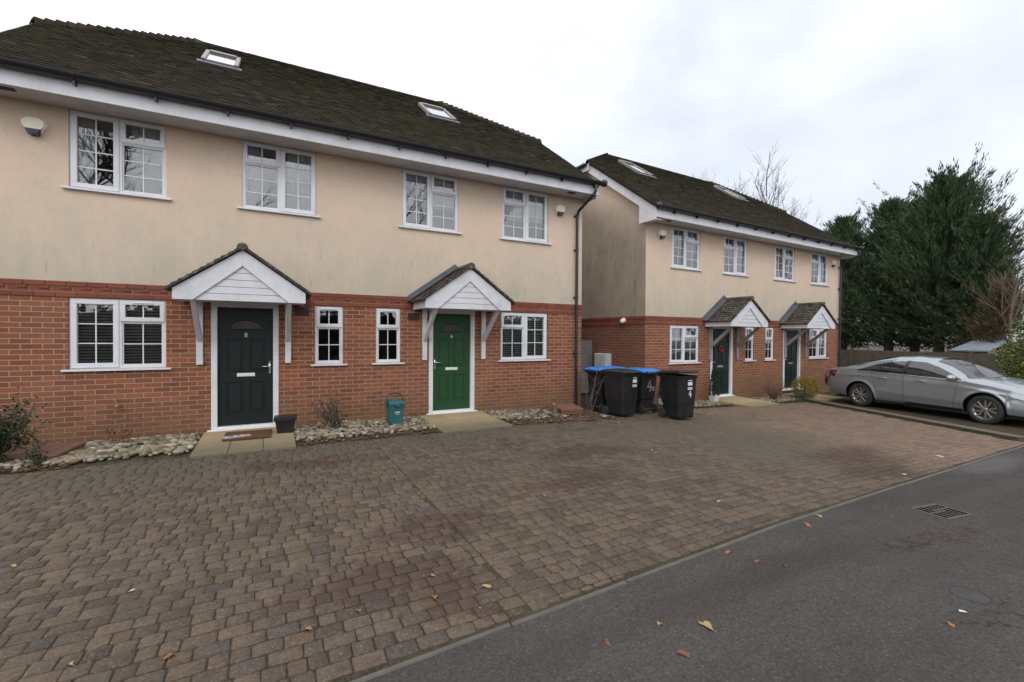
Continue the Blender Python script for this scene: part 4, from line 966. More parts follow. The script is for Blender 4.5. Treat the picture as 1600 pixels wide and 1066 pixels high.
# ------------------------------------------------------------------ small things by the doors
e = empty('recycling_box', (.18, 8.19, -1.575), R(-3), label='small black plastic recycling box beside the black door', cat='box')
m = MB()
for (z0, z1, a, b) in ((0, .20, .115, .145), ):
    P = [(-a, -a*.9, z0), (a, -a*.9, z0), (a, a*.9, z0), (-a, a*.9, z0), (-b, -b*.9, z1), (b, -b*.9, z1), (b, b*.9, z1), (-b, b*.9, z1)]
    m.add(P, [(0, 3, 2, 1), (0, 1, 5, 4), (1, 2, 6, 5), (2, 3, 7, 6), (3, 0, 4, 7)])
m.box(-.165, .165, -.15, .15, .195, .255); m.build('body', 'bin_black', e, bevel=.006)
m = MB(); m.box(-.13, .13, -.115, .115, .2555, .262); m.build('lid', 'bin_black', e, bevel=.003)
e = empty('food_waste_caddy', (1.93, 8.14, -1.60), R(8), label='teal plastic food caddy with raised black handle on the pebbles', cat='caddy'); e.scale = (.84, .86, 1.2)
m = MB()
a, b = .115, .15; m.add([(-a, -a, 0), (a, -a, 0), (a, a, 0), (-a, a, 0), (-b, -b*.9, .30), (b, -b*.9, .30), (b, b*.9, .30), (-b, b*.9, .30)], [(0, 3, 2, 1), (0, 1, 5, 4), (1, 2, 6, 5), (2, 3, 7, 6), (3, 0, 4, 7), (4, 5, 6, 7)])
m.build('body', 'teal', e, bevel=.015, seg=3)
m = MB(); m.add([(-.165, -.155, .30), (.165, -.155, .30), (.165, .15, .30), (-.165, .15, .30), (-.165, -.155, .335), (.165, -.155, .335), (.165, .15, .345), (-.165, .15, .345), (-.12, -.10, .365), (.12, -.10, .365), (.12, .11, .375), (-.12, .11, .375)],
      [(0, 1, 5, 4), (1, 2, 6, 5), (2, 3, 7, 6), (3, 0, 4, 7), (4, 5, 9, 8), (5, 6, 10, 9), (6, 7, 11, 10), (7, 4, 8, 11), (8, 9, 10, 11), (0, 3, 2, 1)]); m.box(-.05, .05, -.175, -.15, .28, .33); m.build('lid', 'teal', e, bevel=.008, seg=2)
m = MB(); m.tube([(-.165, 0, .27), (-.175, 0, .40), (-.12, .01, .455), (0, .01, .475), (.12, .01, .455), (.175, 0, .40), (.165, 0, .27)], .010, 8); m.build('carry_handle', 'black_plastic', e, smooth=True)
m = MB()
for k in range(6): m.box(-.055+k*.019, -.043+k*.019, -.1385, -.1365, .185, .207)
m.box(-.04, .045, -.1355, -.1335, .165, .170); m.build('printed_lettering', 'sticker', e)
mt = MB(); mt.box(-.32, .32, -.27, .27, 0, .022); o = mt.build('doormat', 'mat_coir', bevel=.004); o.location = (-.34, 8.12, -1.572); o.rotation_euler = (R(1.3), 0, R(-1)); tag(o, 'brown coir doormat in front of the black door', 'doormat')
e = empty('leaflet', (-.50, 8.00, -1.549), R(12), label='folded leaflet and brown card lying on the coir doormat', cat='leaflet')
m = MB(); m.box(-.16, .20, -.085, .085, 0, .004); m.build('card_sleeve', 'card', e)
m = MB(); m.box(-.13, .10, -.075, .07, .0045, .008); p_ = m.build('paper', 'paper', e)
m = MB(); m.box(-.11, -.02, -.05, .04, .0085, .0095); m.box(0.01, .08, -.05, -.01, .0085, .0095); m.box(.01, .07, .01, .045, .0085, .0095); m.build('print', 'ink_blue', p_)
def slabbox(loc, w, dpt, h, ridges, rz, label):
    m = MB(); n_ = ridges
    for i in range(n_):
        a = -w/2+w*i/n_+.003; b = -w/2+w*(i+1)/n_-.003; m.box(a, b, -dpt/2, dpt/2, h*.55, h)
    m.box(-w/2+.01, w/2-.01, -dpt/2+.01, dpt/2-.01, 0, h*.56)
    o = m.build('drain_cover', 'clay_slab', bevel=.006); o.location = loc; o.rotation_euler = (R(4), 0, rz); return tag(o, label, 'drain cover')
slabbox((-2.62, 8.02, -1.60), .58, .62, .09, 4, R(-12), 'red ribbed clay drain cover beside the holly bush')
slabbox((5.58, 8.05, -1.62), .52, .5, .12, 1, R(-8), 'plain brown clay slab cover below the nearer downpipe')
m = MB(); m.tube([(0, 0, -.05), (.004, 0, .10), (-.004, .006, .20)], [.065, .052, .05], 10); e = empty('tree_stump', (5.14, 7.86, -1.60), 0, label='short sawn tree stump with pale cut top near the clay slab', cat='stump'); m.build('stump', 'stem_green', e)
m = MB(); m.lathe([(0, .2015), (.04, .2015), (.048, .2005)], 12, Matrix.Translation((-.004, .006, .001))); m.build('cut_face', 'wood_cut', e)
m = MB(); m.tube([(4.62, 7.66, -1.59), (4.70, 7.8, -1.53), (4.95, 7.98, -1.49), (5.1, 8.05, -1.47)], [.022, .02, .014, .008], 6); tag(m.build('fallen_branch', 'bark'), 'grey fallen branch leaning over pebbles by the stump', 'branch')

def leafcloud(pts, size, mat, name, parent, up=.3, aspect=.5):
    n_ = len(pts); V = np.zeros((n_*4, 3))
    for i, p in enumerate(pts):
        a = random.random()*2*pi; b = random.uniform(-1.1, 1.1); s = size*random.uniform(.6, 1.3)
        dr = Vector((cos(a)*cos(b), sin(a)*cos(b), sin(b)*.8+up)).normalized(); sd_ = dr.cross(Vector((random.uniform(-1, 1), random.uniform(-1, 1), random.uniform(-1, 1)))).normalized()
        p = Vector(p); w = s*aspect
        for k, q_ in enumerate((p-dr*s*.5, p-sd_*w*.5, p+dr*s*.5, p+sd_*w*.5)): V[i*4+k] = q_
    return fastmesh(name, V, np.arange(n_*4).reshape(-1, 4), mat, parent)
def shrub(name, label, loc, stems, h, spread, leafm, nleaf, lsize, twig='stem_green', rad=.008, cat='shrub', lean=(0, 0), forks=2, leafrange=(.3, 1.0), aspect=.5, zbase=None):
    e = empty(name, (loc[0], loc[1], gz(loc[0]) if zbase is None else zbase), 0, label=label, cat=cat)
    m = MB(); tips = []
    for s_ in range(stems):
        a = random.random()*2*pi; r = spread*random.uniform(.3, 1); hh = h*random.uniform(.65, 1.05)
        b0 = Vector((random.gauss(0, .03), random.gauss(0, .03), -.03)); t = Vector((cos(a)*r+lean[0]*hh, sin(a)*r+lean[1]*hh, hh))
        pts = [b0+(t-b0)*(k/5)+Vector((random.gauss(0, .03)*r*k/3, random.gauss(0, .03)*r*k/3, .12*hh*sin(pi*k/5)*.3)) for k in range(6)]
        m.tube(pts, [rad*(1-.15*k) for k in range(6)], 5); tips.append(pts)
        for f in range(forks):
            k = random.randint(1, 4); d_ = (pts[k]-pts[k-1]).normalized()+Vector((random.gauss(0, .6), random.gauss(0, .6), random.uniform(-.1, .5))); L = hh*random.uniform(.2, .45)
            pp = [pts[k]+d_*L*j/3+Vector((0, 0, .02*j)) for j in range(4)]; m.tube(pp, [rad*.6*(1-.25*j) for j in range(4)], 4); tips.append(pp)
    m.build('stems', twig, e)
    if nleaf:
        P = []
        for i in range(nleaf):
            br_ = random.choice(tips); t = random.uniform(*leafrange)*(len(br_)-1); k = min(int(t), len(br_)-2); P.append(br_[k].lerp(br_[k+1], t-k)+Vector((random.gauss(0, .035), random.gauss(0, .035), random.gauss(0, .03)))*(lsize/.04)**.5)
        leafcloud(P, lsize, leafm, 'leaves', e, aspect=aspect)
    return e
shrub('holly_bush', 'dark glossy holly bush growing at the left end of the wall', (-2.98, 7.70), 26, .72, .36, 'holly', 4200, .042, rad=.007, forks=6, leafrange=(.05, 1), lean=(.12, .05))
shrub('holly_bush', 'low dark holly sprig in front of the red ribbed cover', (-2.52, 7.45), 6, .30, .12, 'holly', 260, .04, forks=2, leafrange=(.1, 1))
shrub('rose_bush', 'leaning sparse rose bush between the black door and small window', (.98, 8.05), 8, .62, .30, 'rose_leaf', 150, .055, twig='bark', lean=(-.45, .1), forks=4, leafrange=(.35, 1), rad=.013)
shrub('dead_stems', 'dry brown stems on the pebbles below the left window', (-1.95, 8.35), 10, .42, .22, 'dead_leaf', 70, .045, twig='rust_twig', rad=.004, forks=2)
shrub('bare_shrub', 'tall thin bare stems in front of the blue lidded bin', (5.98, 7.85), 6, 1.15, .42, None, 0, .03, twig='twig', rad=.006, lean=(.22, .05), forks=2)
shrub('bare_shrub', 'dry twigs over the pebbles under the right blind window', (4.55, 8.3), 9, .5, .3, 'dead_leaf', 40, .04, twig='twig', rad=.004, forks=2)
b = P2(13.5, -.55); shrub('bare_shrub', 'brown twiggy shrub between the two dark green doors', (b.x, b.y), 40, .55, .45, 'dead_leaf', 260, .035, twig='rust_twig', rad=.005, forks=4)
b = P2(13.0, -.5)
b = P2(14.9, -.75)
e = empty('yellow_shrub', (b.x, b.y, gz(b.x)), 0, label='rounded yellow green conifer shrub by the farthest door', cat='shrub')
P = []
for i in range(3600):
    v = Vector((random.gauss(0, 1), random.gauss(0, 1), random.gauss(0, 1))).normalized()*random.uniform(.55, 1.05)**.6; P.append((v.x*.42*(1+.15*sin(v.z*9+v.x*7)), v.y*.38, .36+v.z*.36))
leafcloud(P, .05, 'yellow_shrub', 'foliage', e, up=.9, aspect=.3); m = MB(); m.tube([(0, 0, -.03), (0, 0, .4)], .03, 6); m.build('trunk', 'bark', e)
shrub('low_shrub', 'low dark green shrub beside the yellow conifer shrub', (b.x-.45, b.y-.15), 22, .30, .28, 'rose_leaf', 380, .04, rad=.004, forks=3, leafrange=(.2, 1))
def topiary(loc, label, h=.72, r=.15):
    e = empty('potted_topiary', (loc[0], loc[1], gz(loc[0])), 0, label=label, cat='potted plant')
    m = MB(); a, b_, hh = .085, .105, .17
    m.add([(-a, -a, .012), (a, -a, .012), (a, a, .012), (-a, a, .012), (-b_, -b_, hh), (b_, -b_, hh), (b_, b_, hh), (-b_, b_, hh)], [(0, 3, 2, 1), (0, 1, 5, 4), (1, 2, 6, 5), (2, 3, 7, 6), (3, 0, 4, 7), (4, 5, 6, 7)]); m.build('pot', 'pot_white', e, bevel=.006)
    P = []
    for i in range(1500):
        t = random.random(); a_ = random.random()*2*pi; rr = r*(1-t*.62)*random.uniform(.75, 1.03); P.append((rr*cos(a_), rr*sin(a_), hh+.02+t*h))
    leafcloud(P, .045, 'dark_topiary', 'foliage', e, aspect=.4)
    m = MB(); m.tube([(0, 0, hh-.02), (0, 0, hh+h*.9)], .02, 6); m.build('trunk', 'bark', e)
b = P2(8.98, -.30); topiary((b.x, b.y), 'dark potted topiary at the corner of the farther house behind the bins')
b = P2(11.05, -.28); topiary((b.x, b.y), 'dark potted topiary in a white pot beside the wreath door')
b = P2(11.77, .015)
m = MB(); M = Matrix.Translation((b.x, b.y, -.35)) @ Matrix.Rotation(A2, 4, 'Z') @ Matrix.Rotation(pi/2, 4, 'X')
m.lathe([(.070+.024*cos(2*pi*k/8), .024*sin(2*pi*k/8)) for k in range(8)], 26, M, closed=True); e = m.build('door_wreath', 'wreath_red'); 
dm = e.modifiers.new('rough', 'DISPLACE'); tx = bpy.data.textures.new('t', 'CLOUDS'); tx.noise_scale = .03; dm.texture = tx; dm.strength = .02
tag(e, 'round red wreath hanging on the dark green door', 'wreath')
b = P2(17.95, -.10); e = empty('hose_reel', (b.x, b.y, -1.42), A2, label='dark red garden hose coiled on the wall behind the silver car', cat='hose reel')
for k in range(5):
    m = MB(); m.lathe([(.20+.012*k+.014*cos(2*pi*j/6), -.02*k+.014*sin(2*pi*j/6)) for j in range(6)], 28, Matrix.Rotation(pi/2, 4, 'X'), closed=True); m.build('hose_coil', 'hose', e)
m = MB(); m.box(-.05, .05, .03, .095, -.12, .12); m.build('bracket', 'iron', e); m = MB(); m.tube([(.2, -.02, -.1), (.26, -.03, -.3), (.1, -.06, -.46), (-.2, -.08, -.47)], .013, 6); m.build('hose_tail', 'hose', e)

# litter and single leaves
LV = [(-.46, 2.81, 1, 0), (-.3, 3.49, 0, 1), (1.45, 3.86, 0, 2), (1.23, 2.66, 1, 1), (.89, 2.7, 1, 0), (2.18, 1.75, 1.5, 1), (1.95, 1.88, .7, 1), (1.88, 1.64, 1.1, 2), (1.58, 1.89, .7, 2), (2.37, 2.65, .8, 0),
      (3.06, 2.27, .8, 0), (3.13, 2.08, .8, 2), (3.25, 1.95, .5, 2), (3.43, 1.11, .7, 0), (4.15, 2.3, .9, 0), (4.48, 2.38, .9, 1), (.17, 2.72, .8, 0), (.45, 2.77, .8, 0), (-.88, 2.96, .7, 1), (2.45, 3.93, .9, 0), (2.97, 3.77, .8, 1),
      (-1.6, 4.4, .6, 1), (-.9, 5.6, .6, 2), (.5, 5.1, .6, 1), (3.9, 3.0, .8, 1), (.3, 4.2, .7, 2), (-2.4, 5.2, .6, 0), (4.9, 4.9, .6, 1), (1.2, 5.6, .6, 1), (.95, 2.95, .8, 1)]
for (x, y, s_, c_) in LV:
    s_ = max(s_, .5)*.030; m = MB(); a = random.random()*6.28; out = []; K = 10
    for k in range(K):
        t = 2*pi*k/K; r_ = s_*(1+.28*cos(3*t+.4)+random.uniform(-.12, .12)); u, v = r_*cos(t), r_*.62*sin(t); out.append((u*cos(a)-v*sin(a), u*sin(a)+v*cos(a), .004+.010*abs(sin(t))*random.random()+.006*cos(t)))
    m.add(out+[(0, 0, .002)], [(k, (k+1) % K, K) for k in range(K)]); m.tube([(s_*cos(a), s_*sin(a), .008), (s_*1.6*cos(a+.2), s_*1.6*sin(a+.2), .003)], .0012, 4)
    col = ('orange', 'tan', 'brown')[c_]; o = m.build('fallen_leaf', 'leaf_'+col); road_ = y < edge(x)
    o.location = (x, y, gz(x)+(-.009 if road_ else .002))
    tag(o, '%s fallen leaf lying flat on the %s' % ({'orange': 'small orange', 'tan': 'pale yellowish', 'brown': 'dull dark brown'}[col], 'grey asphalt road' if road_ else 'block paving'), 'leaf', 'fallen leaves on the paving and road')
m = MB(); m.add([(0, 0, .01), (.12, .02, .03), (.13, .08, .015), (.01, .07, .035), (.06, .04, .05)], [(0, 1, 4), (1, 2, 4), (2, 3, 4), (3, 0, 4)]); o = m.build('sweet_wrapper', 'litter_purple'); o.location = (6.0, 7.35, gz(6)+.02); tag(o, 'crumpled purple and white wrapper beside the corner bin', 'litter')
def scrap(x, y, w, l, lab):
    w *= .55; l *= .6; m = MB(); m.add([(-w, -l, 0), (w, -l*.8, .004), (w*.9, l, .001), (-w*.8, l*.9, .006), (0, 0, .009)], [(0, 1, 4), (1, 2, 4), (2, 3, 4), (3, 0, 4)]); o = m.build('paper_scrap', 'paper'); o.location = (x, y, gz(x)+(.004 if y > edge(x) else -.006)); o.rotation_euler = (0, 0, random.random()*3); tag(o, lab, 'litter')
scrap(7.05, 2.75, .03, .045, 'white paper scrap on the dark muddy paving near the road edge'); scrap(-.79, 3.64, .012, .03, 'tiny white paper scrap on the near left paving')
scrap(8.9, 3.05, .03, .10, 'long white paper scrap near the road on the pinkish paving'); scrap(6.0, 6.9, .025, .03, 'white scrap on the paving in front of the corner bin')
scrap(5.25, 7.12, .02, .03, 'white scrap lying on leaves at the edge of the right bed'); scrap(3.66, 1.13, .035, .02, 'whitish scrap on the road beside the round cover')
scrap(7.3, 6.3, .02, .03, 'white scrap on the paving before the bin with its lid ajar')

# drain grate and round cover in the road
zr = gz(5.8)-.010
e = empty('drain_grate', (5.78, 1.955, zr+.001), R(-6), label='rectangular iron drain grate set in the road', cat='drain grate')
e.rotation_euler = (0, math.atan(.03), R(-6))
m = MB(); frame_ = [(-.21, .21, -.15, -.128), (-.21, .21, .128, .15), (-.21, -.188, -.1275, .1275), (.188, .21, -.1275, .1275)]
for (a, b_, c_, d_) in frame_: m.box(a, b_, c_, d_, -.02, .010)
m.build('frame', 'iron', e, bevel=.003)
m = MB()
for k in range(5): xx = -.125+k*.0625; m.box(xx-.0085, xx+.0085, -.127, .127, -.01, .009)
m.box(-.187, .06, -.010, .006, -.012, .0080); m.box(-.06, .187, .03, .045, -.012, .0080); m.build('bars', 'iron', e, bevel=.002)
m = MB(); m.box(-.1879, .1879, -.1279, .1279, .001, .0066); m.build('slot_shade', 'slot_shade', e)  # black sheet just under the bar tops, stands in for shade in deep slots
e = empty('access_cover', (3.95, 1.19, gz(3.9)-.010), 0, label='small round dark cover in the asphalt by the whitish scrap', cat='cover')
m = MB(); m.lathe([(0, .002), (.088, .002), (.093, .0)], 28); m.build('lid', simple('cover_iron', (.032, .033, .036), .95, (.065, .06, .057), 9, bump=.002, bscale=120), e)
m = MB(); m.lathe([(.094, .0), (.095, .003), (.100, .003), (.101, 0)], 28); m.build('ring', 'asphalt', e)

# ------------------------------------------------------------------ fence, gate, shed
e = empty('wooden_fence', (22, 9, -2), 0, label='dark weathered wooden fence behind the silver car', cat='fence')
for k in range(9):
    y0 = -8+k*1.9; m = MB(); zt = 1.49+random.uniform(-.01, .01); yy = y0+.06
    while yy < y0+1.83:
        m.box(-.012, .006+random.uniform(0, .004), yy, yy+.118, .05, zt+random.uniform(-.01, .01)); yy += .121
    for z in (.3, .8, 1.3): m.box(.0105, .05, y0+.06, y0+1.84, z-.035, z+.035)
    m.build('fence_panel', 'wood_fence', e); m = MB(); m.box(-.05, .05, y0-.04, y0+.055, -.1, 1.53); m.build('post', 'wood_fence', e)
e = empty('side_gate', (6.5, 11.0, gz(7.5)), 0, label='grey boarded gate in the passage between the houses', cat='gate')
m = MB(); x = 0
while x < 2.0: m.box(x, x+.142, -.01, .01, .04, 1.62+.0*x); x += .147
m.build('boards', 'grey_wood', e); m = MB(); m.box(0, 2.05, .0105, .05, .3, .4); m.box(0, 2.05, .0105, .05, 1.3, 1.4); m.build('rails', 'grey_wood', e)
m = MB(); m.box(2.03, 2.12, -.04, .05, 0, 1.72); m.build('post', 'grey_wood', e)
e = empty('garden_shed', (25.6, 7.6, -2.1), 0, label='low shed with pale grey roof beyond the fence under the conifers', cat='shed')
m = MB(); m.box(-1.1, 1.1, -.6, .35, 0, 1.62); m.build('walls', 'grey_wood', e)
m = MB(); m.prism([(-1.3, 1.60), (1.3, 2.02), (1.3, 2.07), (-1.3, 1.65)], -.7, .45, lambda u, v, d_: (u, d_, v)); m.build('roof', 'shed_roof', e)

# ------------------------------------------------------------------ trees
def conifer(name, label, loc, H, R0, n, K, seed, mat='conifer', lean=(0, 0)):
    rg = np.random.default_rng(seed); e = empty(name, loc, 0, label=label, cat='tree', group='dark conifers behind the fence')
    m = MB(); m.tube([(0, 0, -.2), (lean[0]*.3, lean[1]*.3, H*.3), (lean[0]*.7, lean[1]*.7, H*.7), (lean[0], lean[1], H*.98)], [.28, .2, .1, .015], 8)
    t = rg.random(n)**.85; az = rg.random(n)*2*pi
    lump = 1+.26*np.sin(az*3+t*11+seed)+.20*np.sin(az*5-t*23)
    Lb = R0*np.clip(1.04-t, 0, 1)**.72*1.12*lump*rg.uniform(.40, 1.12, n); Lb = np.maximum(Lb, .22)
    z0 = H*(.17+.80*t); up = .25+.75*t+rg.normal(0, .1, n)
    dx, dy = np.cos(az), np.sin(az)
    for i in range(0, n, 6):
        a = Vector((lean[0]*t[i], lean[1]*t[i], z0[i])); b = a+Vector((dx[i]*Lb[i]*.8, dy[i]*Lb[i]*.8, up[i]*Lb[i]*.45)); m.tube([a, b], [.03, .006], 4, False)
    m.build('trunk', 'bark', e)
    ld = rg.random(n) < .13; Lb = np.where(ld, Lb*1.28+.15, Lb); up = np.where(ld, up+.45, up)
    s = rg.random((n, K))**.6; s = .12+.95*s
    px = lean[0]*t[:, None]+dx[:, None]*Lb[:, None]*s+rg.normal(0, .10, (n, K))*(1.15-s*.6)
    py = lean[1]*t[:, None]+dy[:, None]*Lb[:, None]*s+rg.normal(0, .10, (n, K))*(1.15-s*.6)
    pz = z0[:, None]+up[:, None]*Lb[:, None]*(.25*s+.40*s*s)+rg.normal(0, .10, (n, K))
    P = np.stack([px, py, pz], -1).reshape(-1, 3); M_ = len(P)
    D = np.stack([np.repeat(dx, K), np.repeat(dy, K), np.repeat(up, K)*1.0+.35], -1)+rg.normal(0, .25, (M_, 3)); D /= np.linalg.norm(D, axis=1)[:, None]
    S = np.cross(D, rg.normal(0, 1, (M_, 3))); S /= np.linalg.norm(S, axis=1)[:, None]
    L = rg.uniform(.12, .32, M_)[:, None]; w = L*rg.uniform(.05, .12, M_)[:, None]
    V = np.stack([P-D*L*.4, P-S*w, P+D*L*.6, P+S*w], 1).reshape(-1, 3)
    fastmesh('crown', V, np.arange(M_*4).reshape(-1, 4), mat, e)
    return e
conifer('conifer_tree', 'tallest dark conifer behind the fence, its peak right of the others', (31, 10.75, -2.3), 10.6, 3.4, 1150, 100, 1, lean=(0, -.3))
conifer('conifer_tree', 'dark conifer left of the tallest one with a slightly lower peak', (31, 12.9, -2.3), 10.0, 2.6, 720, 100, 2)
conifer('conifer_tree', 'lowest dark conifer nearest the farther house gable', (30.5, 15.0, -2.3), 9.6, 2.2, 640, 100, 3)
conifer('conifer_tree', 'dark conifer forming the right shoulder of the clump', (30.2, 8.9, -2.3), 8.2, 2.0, 460, 96, 4)
conifer('conifer_tree', 'slender dark conifer wedged between the tallest and the second tallest', (31.5, 11.9, -2.3), 9.9, 1.3, 300, 90, 9)
conifer('conifer_tree', 'brownish half dead conifer at the right of the dark clump', (27, 7.3, -2.2), 4.6, 1.5, 120, 40, 5, 'conifer_dead')
conifer('conifer_tree', 'little conifer tip showing above the far roof slope', (40, 27.0, -2.3), 10.0, 1.2, 240, 30, 8)
def grow(m, p, d_, L, r, lev, mx_, droop=0, k0=5):
    n_ = 5; pts = [p]; dd = d_.normalized()
    for i in range(n_):
        dd = (dd+Vector((random.gauss(0, .10), random.gauss(0, .10), random.gauss(0, .07)+.05-droop*lev)))
        dd.normalize(); pts.append(pts[-1]+dd*L/n_)
    m.tube(pts, [max(r*(1-.16*i), .004) for i in range(n_+1)], 6 if lev == 0 else 4 if lev < 2 else 3, False)
    if lev >= mx_: return
    nb = (k0+5 if lev == 0 else k0 if lev == 1 else 4)
    for j in range(nb):
        t = random.uniform(.30 if lev == 0 else .2, 1)*n_; k = min(int(t), n_-1); q_ = pts[k].lerp(pts[k+1], t-k)
        ax_ = Vector((random.gauss(0, 1), random.gauss(0, 1), random.gauss(0, .5))).normalized()
        nd = (dd*.9+ax_*random.uniform(.5, 1.0)+Vector((0, 0, .25)))
        grow(m, q_, nd, L*random.uniform(.40, .62)*(1.15-.35*t/n_), r*.45, lev+1, mx_, droop, k0)
def bare(name, label, loc, H, seed, mat='bark', r=.16, mx_=3, cat='tree', group=None, k0=6, lean=(0, 0)):
    random.seed(seed); e = empty(name, loc, 0, label=label, cat=cat, group=group)
    m = MB(); t_ = MB(); top = Vector((lean[0], lean[1], H*.45)); t_.tube([(0, 0, -.3), top*.5, top], [r*1.25, r*1.05, r], 8); t_.build('trunk', mat, e)
    grow(m, top, Vector((random.gauss(0, .1), random.gauss(0, .1), 1)), H*.5, r, 0, mx_, 0, k0)
    for j in range(4):
        a = random.random()*6.28; grow(m, top*random.uniform(.7, 1), Vector((cos(a)*.8, sin(a)*.8, 1)), H*.36, r*.55, 1, mx_, 0, k0)
    m.build('crown', mat, e); return e
bare('bare_tree', 'rightmost bare tree behind the far roof, with a full twiggy crown', (46.5, 30, -2.3), 18.2, 11, 'bark', .12, 3, k0=7)
bare('bare_tree', 'thin bare tree left of the fuller one behind the far roof', (41.8, 30.5, -2.3), 15.8, 12, 'bark', .09, 3, k0=5)
bare('bare_tree', 'leftmost faint bare tree rising above the far roof ridge', (37.4, 31, -2.3), 16.2, 13, 'bark', .08, 3, k0=6)
bare('bare_tree', 'short wide bare tree low behind the right half of the far roof', (50.0, 30.5, -2.3), 14.5, 17, 'bark', .09, 3, k0=7)
bare('bare_tree', 'reddish leafless tree at the right edge behind the green bush', (23.6, 6.15, -2.1), 6.6, 35, 'grey_twig', .04, 3, k0=6)
for k, (x, y, H_) in enumerate(((-9, -12.2, 13), (-3.5, -17, 15), (2, -15.5, 13), (8, -18, 15), (15, -16, 14), (-6.2, -12.4, 12), (-12, -16, 15))):
    bare('bare_tree', ['big leafless tree across the road, far left', 'tall leafless tree across the road left of centre', 'leafless tree across the road opposite the doors', 'tall leafless tree across the road right of centre', 'leafless tree across the road, far right', 'leafless tree across the road close to the hedge', 'leafless tree across the road, leftmost of all'][k], (x, y, -1.7), H_, 20+k, 'bark', .13, 3, k0=6)
random.seed(99)
e = empty('added_hedge', (4, -13.2, -1.65), 0, label='long tall dark hedge along the far side of the road', cat='hedge')  # unseen, added to block the bright horizon in the ground floor panes
P = [(random.uniform(-26, 30), random.choice((random.uniform(.2, .5), random.uniform(-.5, .5))), random.uniform(0, 1)**.8*(3.0+.25*sin(i*.01))) for i in range(15000)]
leafcloud(P, .34, 'holly', 'foliage', e, up=.2, aspect=.6); m = MB(); m.box(-26, 30, -.35, .25, 0, 2.85); m.build('hedge_core', 'bark', e)  # solid box inside the leaves keeps the sky out of the reflections
e = empty('laurel_bush', (19.6, 4.45, -2.0), 0, label='bright yellow green bush in front of the fence at the right edge', cat='bush')
P = []
for i in range(11000):
    v = Vector((random.gauss(0, 1), random.gauss(0, 1), random.gauss(0, 1))).normalized(); rr = random.uniform(.35, 1.0)**.5*(1+.22*sin(v.x*5+v.z*7)*sin(v.y*6+1)); P.append((v.x*1.1*rr+.25, v.y*1.2*rr-.2, 1.25+v.z*1.40*rr))
leafcloud(P, .095, 'laurel', 'crown', e, up=.2, aspect=.42)
m = MB()
for k in range(12): a = random.random()*6.28; m.tube([(0, 0, 0), (cos(a)*.4, sin(a)*.4, 1.0), (cos(a)*.8, sin(a)*.8, 2.0)], [.04, .03, .01], 5)
m.build('trunk', 'bark', e)

